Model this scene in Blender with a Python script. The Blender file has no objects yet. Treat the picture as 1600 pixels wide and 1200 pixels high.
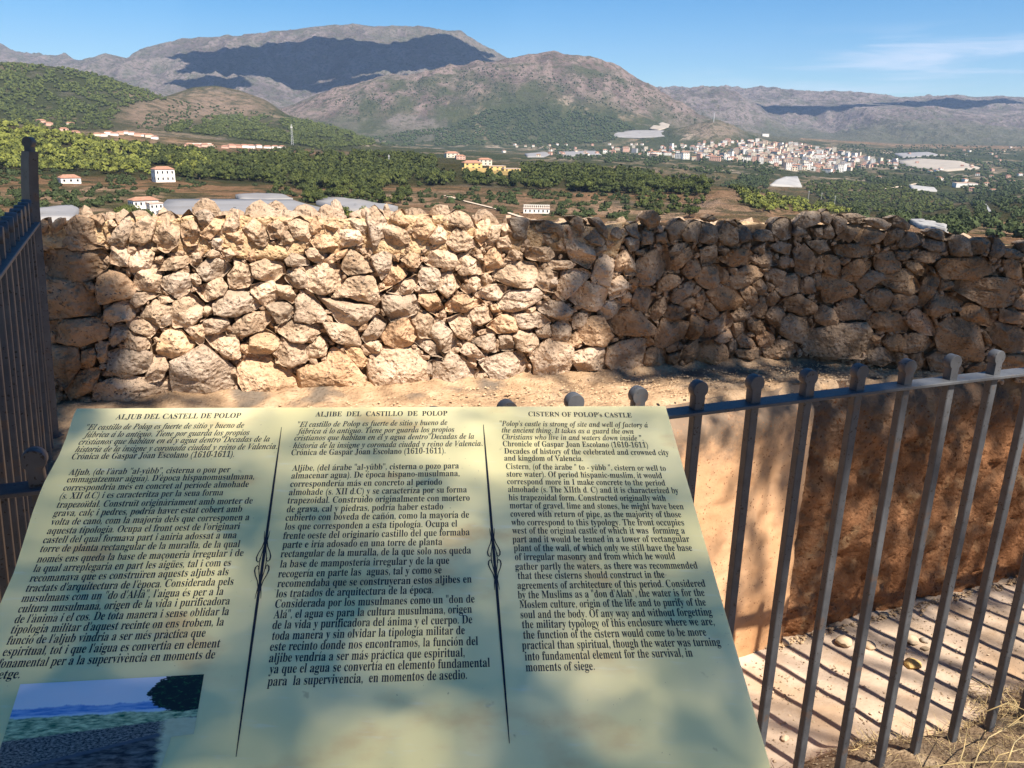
import bpy, bmesh, math, random
import numpy as np
from mathutils import Vector, Matrix

random.seed(7)
RNG = np.random.default_rng(7)
SC = bpy.context.scene
COL = SC.collection

# ------------------------------------------------------------------ camera, sky, sun, exposure
EYE = np.array([0.0, 0.0, 1.54])
FOC = 1250.0
PITCH, ROLL = math.radians(17.1), math.radians(1.0)
_w = np.array([0, math.cos(PITCH), -math.sin(PITCH)])
_r0 = np.array([1.0, 0, 0]); _u0 = np.array([0, math.sin(PITCH), math.cos(PITCH)])
RIGHT = _r0 * math.cos(ROLL) + _u0 * math.sin(ROLL)
UP = _u0 * math.cos(ROLL) - _r0 * math.sin(ROLL)
FWD = _w
cam_data = bpy.data.cameras.new("camera")
cam = bpy.data.objects.new("camera", cam_data)
COL.objects.link(cam)
cam_data.sensor_width = 36.0
cam_data.lens = 36.0 * FOC / 1600.0
cam_data.clip_start = 0.02
cam_data.clip_end = 60000.0
M = Matrix.Identity(4)
for i in range(3):
    M[i][0], M[i][1], M[i][2], M[i][3] = RIGHT[i], UP[i], -FWD[i], EYE[i]
cam.matrix_world = M
SC.camera = cam

SUN_EL, SUN_AZ = math.radians(54.0), math.radians(39.0)
SUN = np.array([math.sin(SUN_AZ) * math.cos(SUN_EL), -math.cos(SUN_AZ) * math.cos(SUN_EL), math.sin(SUN_EL)])
world = bpy.data.worlds.new("World"); SC.world = world
world.use_nodes = True
nt = world.node_tree; nt.nodes.clear()
N = nt.nodes.new; L = nt.links.new
sky = N('ShaderNodeTexSky'); sky.sky_type = 'NISHITA'; sky.sun_disc = False
sky.sun_elevation = SUN_EL; sky.sun_rotation = math.radians(141.0)
sky.altitude = 250.0; sky.air_density = 1.0; sky.dust_density = 0.0; sky.ozone_density = 5.0
tc = N('ShaderNodeTexCoord'); sep = N('ShaderNodeSeparateXYZ'); L(tc.outputs['Generated'], sep.inputs[0])
# thin high cirrus, streaked along the horizon
mp = N('ShaderNodeMapping'); mp.inputs['Scale'].default_value = (2.2, 2.2, 26.0); mp.inputs['Rotation'].default_value = (0.05, -0.06, 0.3)
L(tc.outputs['Generated'], mp.inputs[0])
cn = N('ShaderNodeTexNoise'); cn.inputs['Scale'].default_value = 1.6; cn.inputs['Detail'].default_value = 7; cn.inputs['Roughness'].default_value = 0.55; cn.inputs['Distortion'].default_value = 0.5
L(mp.outputs[0], cn.inputs['Vector'])
cr = N('ShaderNodeMapRange'); cr.interpolation_type = 'SMOOTHSTEP'; cr.inputs[1].default_value = 0.46; cr.inputs[2].default_value = 0.66
L(cn.outputs['Fac'], cr.inputs[0])
az = N('ShaderNodeMapRange'); az.interpolation_type = 'SMOOTHSTEP'; az.inputs[1].default_value = 0.12; az.inputs[2].default_value = 0.5
L(sep.outputs['X'], az.inputs[0])
el = N('ShaderNodeMapRange'); el.interpolation_type = 'SMOOTHSTEP'; el.inputs[1].default_value = 0.125; el.inputs[2].default_value = 0.09
L(sep.outputs['Z'], el.inputs[0])
m1 = N('ShaderNodeMath'); m1.operation = 'MULTIPLY'; L(cr.outputs[0], m1.inputs[0]); L(az.outputs[0], m1.inputs[1])
m2 = N('ShaderNodeMath'); m2.operation = 'MULTIPLY'; L(m1.outputs[0], m2.inputs[0]); L(el.outputs[0], m2.inputs[1])
m3 = N('ShaderNodeMath'); m3.operation = 'MULTIPLY'; L(m2.outputs[0], m3.inputs[0]); m3.inputs[1].default_value = 0.85
mx = N('ShaderNodeMix'); mx.data_type = 'RGBA'; L(m3.outputs[0], mx.inputs['Factor']); hs_ = N('ShaderNodeHueSaturation'); hs_.inputs['Saturation'].default_value = 1.42; L(sky.outputs[0], hs_.inputs['Color']); L(hs_.outputs[0], mx.inputs['A']); mx.inputs['B'].default_value = (7.0, 7.6, 8.6, 1)
bg = N('ShaderNodeBackground'); bg.inputs['Strength'].default_value = 0.056
L(mx.outputs['Result'], bg.inputs['Color'])
wo = N('ShaderNodeOutputWorld'); L(bg.outputs[0], wo.inputs['Surface'])

sun_data = bpy.data.lights.new("sun", 'SUN'); sun_data.energy = 5.0; sun_data.angle = math.radians(0.53)
sun_data.color = (1.0, 0.93, 0.82)
sun_obj = bpy.data.objects.new("sun", sun_data); COL.objects.link(sun_obj)
sun_obj.rotation_euler = Vector(SUN).to_track_quat('Z', 'Y').to_euler()
sun_obj.location = (20, -25, 40)
SC.view_settings.view_transform = 'Standard'; SC.view_settings.look = 'None'
SC.view_settings.exposure = 1.22; SC.view_settings.gamma = 1.0; SC.view_settings.use_curve_mapping = False
SC.render.engine = 'CYCLES'
SC.cycles.max_bounces = 6; SC.cycles.diffuse_bounces = 3; SC.cycles.glossy_bounces = 2; SC.cycles.volume_bounces = 0
SC.cycles.transparent_max_bounces = 4
SC.cycles.use_denoising = True; SC.cycles.denoising_prefilter = 'NONE'; SC.cycles.denoising_input_passes = 'RGB_ALBEDO_NORMAL'; SC.cycles.use_adaptive_sampling = False; SC.cycles.sample_clamp_indirect = 6.0

# ------------------------------------------------------------------ measuring helpers (photo sightlines to real surfaces)
def ray(u, v):
    return (u - 800) / FOC * RIGHT - (v - 600) / FOC * UP + FWD
def on_plane(u, v, p0, n):
    d = ray(u, v); return EYE + d * (np.dot(np.asarray(p0) - EYE, n) / np.dot(d, n))
def on_z(u, v, z):
    return on_plane(u, v, (0, 0, z), np.array([0, 0, 1.0]))
def proj(P):
    Q = np.asarray(P, float) - EYE
    w = Q @ FWD
    return 800 + FOC * (Q @ RIGHT) / w, 600 - FOC * (Q @ UP) / w

def _hash(ix, iy, iz, seed):
    h = (ix * 374761393 + iy * 668265263 + iz * 2147483647 + seed * 974634777) & 0xffffffff
    h = ((h ^ (h >> 13)) * 1274126177) & 0xffffffff
    h = ((h ^ (h >> 16)) * 2246822519) & 0xffffffff
    return ((h ^ (h >> 15)) & 0xffffff) / float(0xffffff)
def vnoise(x, y, z=0.0, seed=0):
    x = np.asarray(x, float); y = np.asarray(y, float); z = np.asarray(z, float) + np.zeros_like(x)
    ix, iy, iz = np.floor(x).astype(np.int64), np.floor(y).astype(np.int64), np.floor(z).astype(np.int64)
    fx, fy, fz = x - ix, y - iy, z - iz
    fx, fy, fz = fx * fx * (3 - 2 * fx), fy * fy * (3 - 2 * fy), fz * fz * (3 - 2 * fz)
    def h(a, b, c): return _hash(ix + a, iy + b, iz + c, seed)
    a = h(0, 0, 0) * (1 - fx) + h(1, 0, 0) * fx; b = h(0, 1, 0) * (1 - fx) + h(1, 1, 0) * fx
    c = h(0, 0, 1) * (1 - fx) + h(1, 0, 1) * fx; d = h(0, 1, 1) * (1 - fx) + h(1, 1, 1) * fx
    return ((a * (1 - fy) + b * fy) * (1 - fz) + (c * (1 - fy) + d * fy) * fz) * 2 - 1
def fbm(x, y, z=0.0, oct=4, seed=0, gain=0.5, ridged=False):
    s = 0; a = 1; t = 0; f = 1.0
    for o in range(oct):
        n = vnoise(np.asarray(x) * f + 17.3 * o, np.asarray(y) * f - 9.1 * o, np.asarray(z) * f, seed + o)
        if ridged: n = 1 - 2 * np.abs(n)
        s = s + a * n; t += a; a *= gain; f *= 2.03
    return s / t
def sstep(a, b, x):
    t = np.clip((np.asarray(x, float) - a) / (b - a), 0, 1); return t * t * (3 - 2 * t)

# ------------------------------------------------------------------ object helpers
def mesh_from(name, verts, faces, mats=(), smooth=False, mat_idx=None, sharp=None):
    me = bpy.data.meshes.new(name)
    me.from_pydata([tuple(map(float, v)) for v in verts] if not isinstance(verts, np.ndarray) else verts.tolist(), [], faces if not isinstance(faces, np.ndarray) else faces.tolist())
    for m in mats: me.materials.append(m)
    if mat_idx is not None: me.polygons.foreach_set('material_index', np.asarray(mat_idx, dtype=np.int32))
    if smooth: me.polygons.foreach_set('use_smooth', [True] * len(me.polygons))
    me.update()
    if sharp is not None: me.set_sharp_from_angle(angle=math.radians(sharp))
    return me
def link(name, me, parent=None, loc=None, rot=None, **props):
    o = bpy.data.objects.new(name, me); COL.objects.link(o)
    if parent is not None: o.parent = parent
    if loc is not None: o.location = [float(c) for c in loc]
    if rot is not None: o.rotation_euler = rot
    for k, v in props.items(): o[k] = v
    return o
def empty(name, loc, rz=0.0, **props):
    o = link(name, None, loc=loc, **props); o.rotation_euler = (0, 0, rz); o.empty_display_size = 0.1
    return o
class MB:
    """collects shapes into one mesh"""
    def __init__(s): s.v = []; s.f = []; s.m = []
    def add(s, vs, fs, mi=0):
        b = len(s.v); s.v += [tuple(float(c) for c in p) for p in vs]; s.f += [tuple(b + i for i in f) for f in fs]; s.m += [mi] * len(fs)
    def box(s, c, size, rz=0.0, mi=0, taper=1.0):
        c = np.array(c, float); hx, hy, hz = [q / 2 for q in size]; ca, sa = math.cos(rz), math.sin(rz)
        vs = []
        for z in (-hz, hz):
            t = taper if z > 0 else 1.0
            for x, y in ((-hx, -hy), (hx, -hy), (hx, hy), (-hx, hy)):
                x *= t; y *= t; vs.append((c[0] + x * ca - y * sa, c[1] + x * sa + y * ca, c[2] + z))
        s.add(vs, [(3, 2, 1, 0), (4, 5, 6, 7), (0, 1, 5, 4), (1, 2, 6, 5), (2, 3, 7, 6), (3, 0, 4, 7)], mi)
    def tube(s, pts, radii, n=8, mi=0, cap=True):
        pts = [np.array(p, float) for p in pts]; rings = []
        if not hasattr(radii, '__len__'): radii = [radii] * len(pts)
        base = len(s.v); vs = []; fs = []
        for i, p in enumerate(pts):
            d = pts[min(i + 1, len(pts) - 1)] - pts[max(i - 1, 0)]; d /= (np.linalg.norm(d) + 1e-12)
            a = np.cross(d, (0, 0, 1.0)) if abs(d[2]) < 0.9 else np.cross(d, (1.0, 0, 0)); a /= np.linalg.norm(a); b = np.cross(d, a)
            for k in range(n):
                t = 2 * math.pi * k / n; vs.append(p + radii[i] * (a * math.cos(t) + b * math.sin(t)))
        for i in range(len(pts) - 1):
            for k in range(n):
                k2 = (k + 1) % n; fs.append((i * n + k, i * n + k2, (i + 1) * n + k2, (i + 1) * n + k))
        if cap: fs += [tuple(range(n - 1, -1, -1)), tuple((len(pts) - 1) * n + k for k in range(n))]
        s.add(vs, fs, mi)
    def mesh(s, name, mats, smooth=False, sharp=None): return mesh_from(name, s.v, s.f, mats, smooth, s.m, sharp)

# ------------------------------------------------------------------ materials
def ramp_node(nt, pts):
    r = nt.nodes.new('ShaderNodeValToRGB'); e = r.color_ramp.elements
    while len(e) < len(pts): e.new(0.5)
    for i, (p, c) in enumerate(pts): e[i].position = p; e[i].color = (*c, 1)
    return r
def newmat(name):
    m = bpy.data.materials.new(name); m.use_nodes = True
    nt = m.node_tree; b = nt.nodes['Principled BSDF']
    return m, nt, b
def noise_mat(name, cols, scale=5.0, detail=6.0, rough=0.85, bump=0.0, bscale=None, bdist=0.01, rand=0.0, color2=None, spec=0.3, objcolor=False, pits=None, cracks=None, zband=None, coord='pos', distortion=0.0, vor=0.0, vscale=40.0, streak=None):
    """base colour from a noise ramp in world position, optional second large scale blotch, fine relief"""
    m, nt, b = newmat(name); N = nt.nodes.new; L = nt.links.new
    if coord == 'pos': src = N('ShaderNodeNewGeometry').outputs['Position']
    else: src = N('ShaderNodeTexCoord').outputs['Object']
    if streak:
        mp = N('ShaderNodeMapping'); mp.inputs['Scale'].default_value = streak; L(src, mp.inputs[0]); src2 = mp.outputs[0]
    else: src2 = src
    n = N('ShaderNodeTexNoise'); n.inputs['Scale'].default_value = scale; n.inputs['Detail'].default_value = detail; n.inputs['Roughness'].default_value = 0.6; n.inputs['Distortion'].default_value = distortion
    L(src2, n.inputs['Vector'])
    k = len(cols); pts = [(0.28 + 0.44 * i / max(1, k - 1), c) for i, c in enumerate(cols)]
    r = ramp_node(nt, pts); L(n.outputs['Fac'], r.inputs[0]); out = r.outputs[0]
    if color2:
        c2, s2, lo, hi, amt = color2
        n2 = N('ShaderNodeTexNoise'); n2.inputs['Scale'].default_value = s2; n2.inputs['Detail'].default_value = 4; L(src, n2.inputs['Vector'])
        mr = N('ShaderNodeMapRange'); mr.interpolation_type = 'SMOOTHSTEP'; mr.inputs[1].default_value = lo; mr.inputs[2].default_value = hi; mr.inputs[4].default_value = amt; L(n2.outputs['Fac'], mr.inputs[0])
        mx = N('ShaderNodeMix'); mx.data_type = 'RGBA'; L(mr.outputs[0], mx.inputs['Factor']); L(out, mx.inputs['A']); mx.inputs['B'].default_value = (*c2, 1); out = mx.outputs['Result']
    if objcolor:
        oi = N('ShaderNodeObjectInfo'); mx = N('ShaderNodeMix'); mx.data_type = 'RGBA'; mx.blend_type = 'MULTIPLY'; mx.inputs['Factor'].default_value = 1.0
        L(out, mx.inputs['A']); L(oi.outputs['Color'], mx.inputs['B']); out = mx.outputs['Result']
    if rand:
        oi = N('ShaderNodeObjectInfo'); hs = N('ShaderNodeHueSaturation'); mr = N('ShaderNodeMapRange'); mr.inputs[3].default_value = 1 - rand; mr.inputs[4].default_value = 1 + rand
        L(oi.outputs['Random'], mr.inputs[0]); L(mr.outputs[0], hs.inputs['Value']); L(out, hs.inputs['Color']); out = hs.outputs[0]
    hx_ = None
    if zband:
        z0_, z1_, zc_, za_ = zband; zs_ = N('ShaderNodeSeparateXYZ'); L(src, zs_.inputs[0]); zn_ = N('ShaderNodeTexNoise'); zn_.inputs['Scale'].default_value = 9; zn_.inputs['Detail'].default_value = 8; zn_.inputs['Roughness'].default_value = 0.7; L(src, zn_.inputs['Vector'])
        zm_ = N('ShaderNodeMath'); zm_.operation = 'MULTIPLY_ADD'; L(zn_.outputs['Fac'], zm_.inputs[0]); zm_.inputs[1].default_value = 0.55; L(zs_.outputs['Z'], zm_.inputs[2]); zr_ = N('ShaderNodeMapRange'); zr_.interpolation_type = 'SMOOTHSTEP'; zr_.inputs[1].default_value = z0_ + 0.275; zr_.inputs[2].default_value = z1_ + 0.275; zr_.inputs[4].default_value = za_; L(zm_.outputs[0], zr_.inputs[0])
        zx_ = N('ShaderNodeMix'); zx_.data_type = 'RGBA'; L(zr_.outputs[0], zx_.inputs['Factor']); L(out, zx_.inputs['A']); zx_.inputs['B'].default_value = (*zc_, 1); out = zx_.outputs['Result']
    if pits:
        sc_, th_, pc_ = pits; pv_ = N('ShaderNodeTexVoronoi'); pd_ = N('ShaderNodeTexNoise'); pd_.inputs['Scale'].default_value = sc_ * 0.8; pd_.inputs['Detail'].default_value = 3; L(src, pd_.inputs['Vector']); pe_ = N('ShaderNodeVectorMath'); pe_.operation = 'MULTIPLY_ADD'; L(pd_.outputs['Color'], pe_.inputs[0]); pe_.inputs[1].default_value = (1.6 / sc_,) * 3; L(src, pe_.inputs[2]); pv_.inputs['Scale'].default_value = sc_; L(pe_.outputs[0], pv_.inputs['Vector']); pn_ = N('ShaderNodeTexNoise'); pn_.inputs['Scale'].default_value = sc_ * 0.35; L(src, pn_.inputs['Vector'])
        pa_ = N('ShaderNodeMath'); pa_.operation = 'MULTIPLY'; L(pn_.outputs['Fac'], pa_.inputs[0]); pa_.inputs[1].default_value = th_ * 2; pr_ = N('ShaderNodeMath'); pr_.operation = 'LESS_THAN'; L(pv_.outputs['Distance'], pr_.inputs[0]); pq_ = N('ShaderNodeMath'); pq_.operation = 'SUBTRACT'; L(pa_.outputs[0], pq_.inputs[0]); pq_.inputs[1].default_value = th_ * 0.62; L(pq_.outputs[0], pr_.inputs[1])
        pm_x = N('ShaderNodeMix'); pm_x.data_type = 'RGBA'; L(pr_.outputs[0], pm_x.inputs['Factor']); L(out, pm_x.inputs['A']); pm_x.inputs['B'].default_value = (*pc_, 1); out = pm_x.outputs['Result']; hx_ = pr_.outputs[0]
    if cracks:
        sc_, w_, pc_ = cracks; cn_ = N('ShaderNodeTexNoise'); cn_.inputs['Scale'].default_value = sc_ * 2.2; cn_.inputs['Detail'].default_value = 6; L(src, cn_.inputs['Vector']); cm_ = N('ShaderNodeMix'); cm_.data_type = 'VECTOR'; cm_.inputs['Factor'].default_value = 0.22; L(src, cm_.inputs['A']); L(cn_.outputs['Color'], cm_.inputs['B'])
        cv_ = N('ShaderNodeTexVoronoi'); cv_.feature = 'DISTANCE_TO_EDGE'; cv_.inputs['Scale'].default_value = sc_; L(cm_.outputs['Result'], cv_.inputs['Vector']); cl_ = N('ShaderNodeMapRange'); cl_.inputs[1].default_value = w_; cl_.inputs[2].default_value = 0.0; cl_.inputs[4].default_value = 0.75; L(cv_.outputs['Distance'], cl_.inputs[0])
        c2_ = N('ShaderNodeTexNoise'); c2_.inputs['Scale'].default_value = 3.0; L(src, c2_.inputs['Vector']); c3_ = N('ShaderNodeMapRange'); c3_.inputs[1].default_value = 0.5; c3_.inputs[2].default_value = 0.6; L(c2_.outputs['Fac'], c3_.inputs[0]); c4_ = N('ShaderNodeMath'); c4_.operation = 'MULTIPLY'; L(cl_.outputs[0], c4_.inputs[0]); L(c3_.outputs[0], c4_.inputs[1])
        cx_ = N('ShaderNodeMix'); cx_.data_type = 'RGBA'; L(c4_.outputs[0], cx_.inputs['Factor']); L(out, cx_.inputs['A']); cx_.inputs['B'].default_value = (*pc_, 1); out = cx_.outputs['Result']
    L(out, b.inputs['Base Color'])
    b.inputs['Roughness'].default_value = rough; b.inputs['Specular IOR Level'].default_value = spec
    if bump:
        nb = N('ShaderNodeTexNoise'); nb.inputs['Scale'].default_value = bscale or scale * 4; nb.inputs['Detail'].default_value = 8; nb.inputs['Roughness'].default_value = 0.62; L(src, nb.inputs['Vector'])
        h = nb.outputs['Fac']
        if vor:
            v = N('ShaderNodeTexVoronoi'); v.inputs['Scale'].default_value = vscale; L(src, v.inputs['Vector'])
            sb = N('ShaderNodeMapRange'); sb.inputs[1].default_value = 0.0; sb.inputs[2].default_value = 0.5; sb.inputs[4].default_value = vor; L(v.outputs['Distance'], sb.inputs[0])
            ad = N('ShaderNodeMath'); ad.operation = 'ADD'; L(h, ad.inputs[0]); L(sb.outputs[0], ad.inputs[1]); h = ad.outputs[0]
        bp = N('ShaderNodeBump'); bp.inputs['Strength'].default_value = bump; bp.inputs['Distance'].default_value = bdist; L(h, bp.inputs['Height']); L(bp.outputs[0], b.inputs['Normal'])
    return m
def flat_mat(name, c, rough=0.7, spec=0.3, metal=0.0):
    m, nt, b = newmat(name); b.inputs['Base Color'].default_value = (*c, 1); b.inputs['Roughness'].default_value = rough; b.inputs['Specular IOR Level'].default_value = spec; b.inputs['Metallic'].default_value = metal
    return m

MAT_STONE = noise_mat('limestone', [(0.21, 0.155, 0.115), (0.48, 0.345, 0.24), (0.61, 0.455, 0.335), (0.68, 0.54, 0.42)], scale=9, detail=9, rough=0.92, bump=1.0, bscale=36, bdist=0.022,
                      color2=((0.50, 0.29, 0.15), 7.0, 0.55, 0.75, 0.42), spec=0.12, objcolor=True, pits=(95, 0.42, (0.17, 0.13, 0.10)), cracks=(11, 0.012, (0.12, 0.09, 0.065)), rand=0.10, distortion=0.6, vor=0.35, vscale=60)
MAT_MORTAR = noise_mat('mortar', [(0.40, 0.25, 0.13), (0.58, 0.39, 0.22), (0.68, 0.50, 0.31)], scale=22, detail=8, rough=0.95, bump=1.0, bscale=70, bdist=0.012, spec=0.1, vor=0.5, vscale=90,
                       color2=((0.30, 0.26, 0.21), 5, 0.52, 0.7, 0.5))
MAT_EARTH = noise_mat('joint_earth', [(0.10, 0.068, 0.045), (0.24, 0.16, 0.10)], scale=25, rough=0.95, bump=0.8, bscale=60, bdist=0.01, spec=0.1)
MAT_LEDGE = noise_mat('ledge_mortar', [(0.23, 0.145, 0.085), (0.41, 0.27, 0.16), (0.52, 0.365, 0.235)], scale=14, detail=9, rough=0.95, bump=0.9, bscale=60, bdist=0.012, spec=0.1,
                      color2=((0.13, 0.11, 0.09), 6.0, 0.50, 0.66, 0.85), vor=0.4, vscale=80)
MAT_PLASTER = noise_mat('ochre_plaster', [(0.46, 0.25, 0.12), (0.60, 0.35, 0.19), (0.66, 0.42, 0.25)], scale=4.5, detail=9, rough=0.9, bump=0.35, bscale=45, bdist=0.006, spec=0.12,
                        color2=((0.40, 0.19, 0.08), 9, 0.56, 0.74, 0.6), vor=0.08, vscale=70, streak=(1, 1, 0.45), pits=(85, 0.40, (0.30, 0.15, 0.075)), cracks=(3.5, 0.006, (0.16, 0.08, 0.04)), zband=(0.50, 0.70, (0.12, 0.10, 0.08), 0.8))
MAT_ROUGHPL = noise_mat('red_earth_plaster', [(0.13, 0.055, 0.025), (0.27, 0.125, 0.058), (0.40, 0.21, 0.105)], scale=6, detail=9, rough=0.95, bump=1.0, bscale=50, bdist=0.014, spec=0.08,
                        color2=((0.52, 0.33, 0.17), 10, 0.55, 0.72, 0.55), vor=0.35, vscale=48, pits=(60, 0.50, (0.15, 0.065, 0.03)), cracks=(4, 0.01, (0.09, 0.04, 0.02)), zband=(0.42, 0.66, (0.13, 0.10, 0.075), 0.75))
MAT_FLOOR = noise_mat('worn_lime_floor', [(0.30, 0.22, 0.155), (0.43, 0.325, 0.24), (0.53, 0.415, 0.32)], scale=5, detail=9, rough=0.92, bump=0.5, bscale=40, bdist=0.008, spec=0.12,
                      color2=((0.36, 0.22, 0.12), 3.5, 0.52, 0.68, 0.5), vor=0.1, vscale=60)
MAT_DIRT = noise_mat('dry_soil', [(0.14, 0.09, 0.055), (0.26, 0.18, 0.11), (0.38, 0.28, 0.18)], scale=18, detail=8, rough=0.95, bump=1.0, bscale=60, bdist=0.015, spec=0.1, vor=0.3, vscale=90)
MAT_IRON = noise_mat('grey_painted_iron', [(0.052, 0.054, 0.059), (0.072, 0.074, 0.080), (0.090, 0.093, 0.099)], scale=30, detail=6, rough=0.5, bump=0.12, bscale=240, bdist=0.002, spec=0.4,
                     color2=((0.12, 0.075, 0.05), 26, 0.60, 0.70, 0.6), pits=(120, 0.42, (0.03, 0.025, 0.022)))
MAT_DRY = noise_mat('dry_grass', [(0.30, 0.20, 0.09), (0.52, 0.38, 0.18), (0.62, 0.48, 0.26)], scale=8, rough=0.8, spec=0.15)
MAT_TWIG = noise_mat('brown_twigs', [(0.12, 0.075, 0.045), (0.25, 0.16, 0.09)], scale=9, rough=0.85, spec=0.15)
MAT_BARK = noise_mat('pine_bark', [(0.10, 0.065, 0.045), (0.21, 0.15, 0.11)], scale=12, rough=0.95, bump=0.8, bscale=30, bdist=0.02)

# ------------------------------------------------------------------ glyph outlines for the lettering
def bmap(c, st):
    if 'A' <= c <= 'Z': return chr((0x1D400 if st == 'b' else 0x1D468) + ord(c) - 65)
    if 'a' <= c <= 'z': return chr((0x1D41A if st == 'b' else 0x1D482) + ord(c) - 97)
    if '0' <= c <= '9': return chr(0x1D7CE + ord(c) - 48)
    return c
_cd = bpy.data.curves.new('measure', 'FONT'); _co = bpy.data.objects.new('measure', _cd); COL.objects.link(_co); _cd.resolution_u = 3
def tmesh(s):
    _cd.body = s
    me = bpy.data.meshes.new_from_object(_co); v = np.array([tuple(x.co) for x in me.vertices]).reshape(-1, 3); f = [tuple(p.vertices) for p in me.polygons]; bpy.data.meshes.remove(me); return v, f
_I = {}
def width(s):
    v, f = tmesh(s); return v[:, 0].max() - v[:, 0].min()
WII = width('||'); GLY = {}
def glyph(c, st):
    k = (c, st)
    if k in GLY: return GLY[k]
    ch = bmap(c, st); adv = width('|' + ch + '|') - WII
    if c == ' ': GLY[k] = (np.zeros((0, 2)), [], adv); return GLY[k]
    v, f = tmesh(ch); GLY[k] = (v[:, :2], f, adv); return GLY[k]
HXB = glyph('x', 'b')[0][:, 1].max()
for _c in " abcdefghijklmnopqrstuvwxyzABCDEFGHIJKLMNOPQRSTUVWXYZ0123456789.,()-'":
    glyph(_c, 'b'); glyph(_c, 'i')
glyph('"', 'b'); glyph('"', 'i')
bpy.data.objects.remove(_co); bpy.data.curves.remove(_cd)
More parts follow.
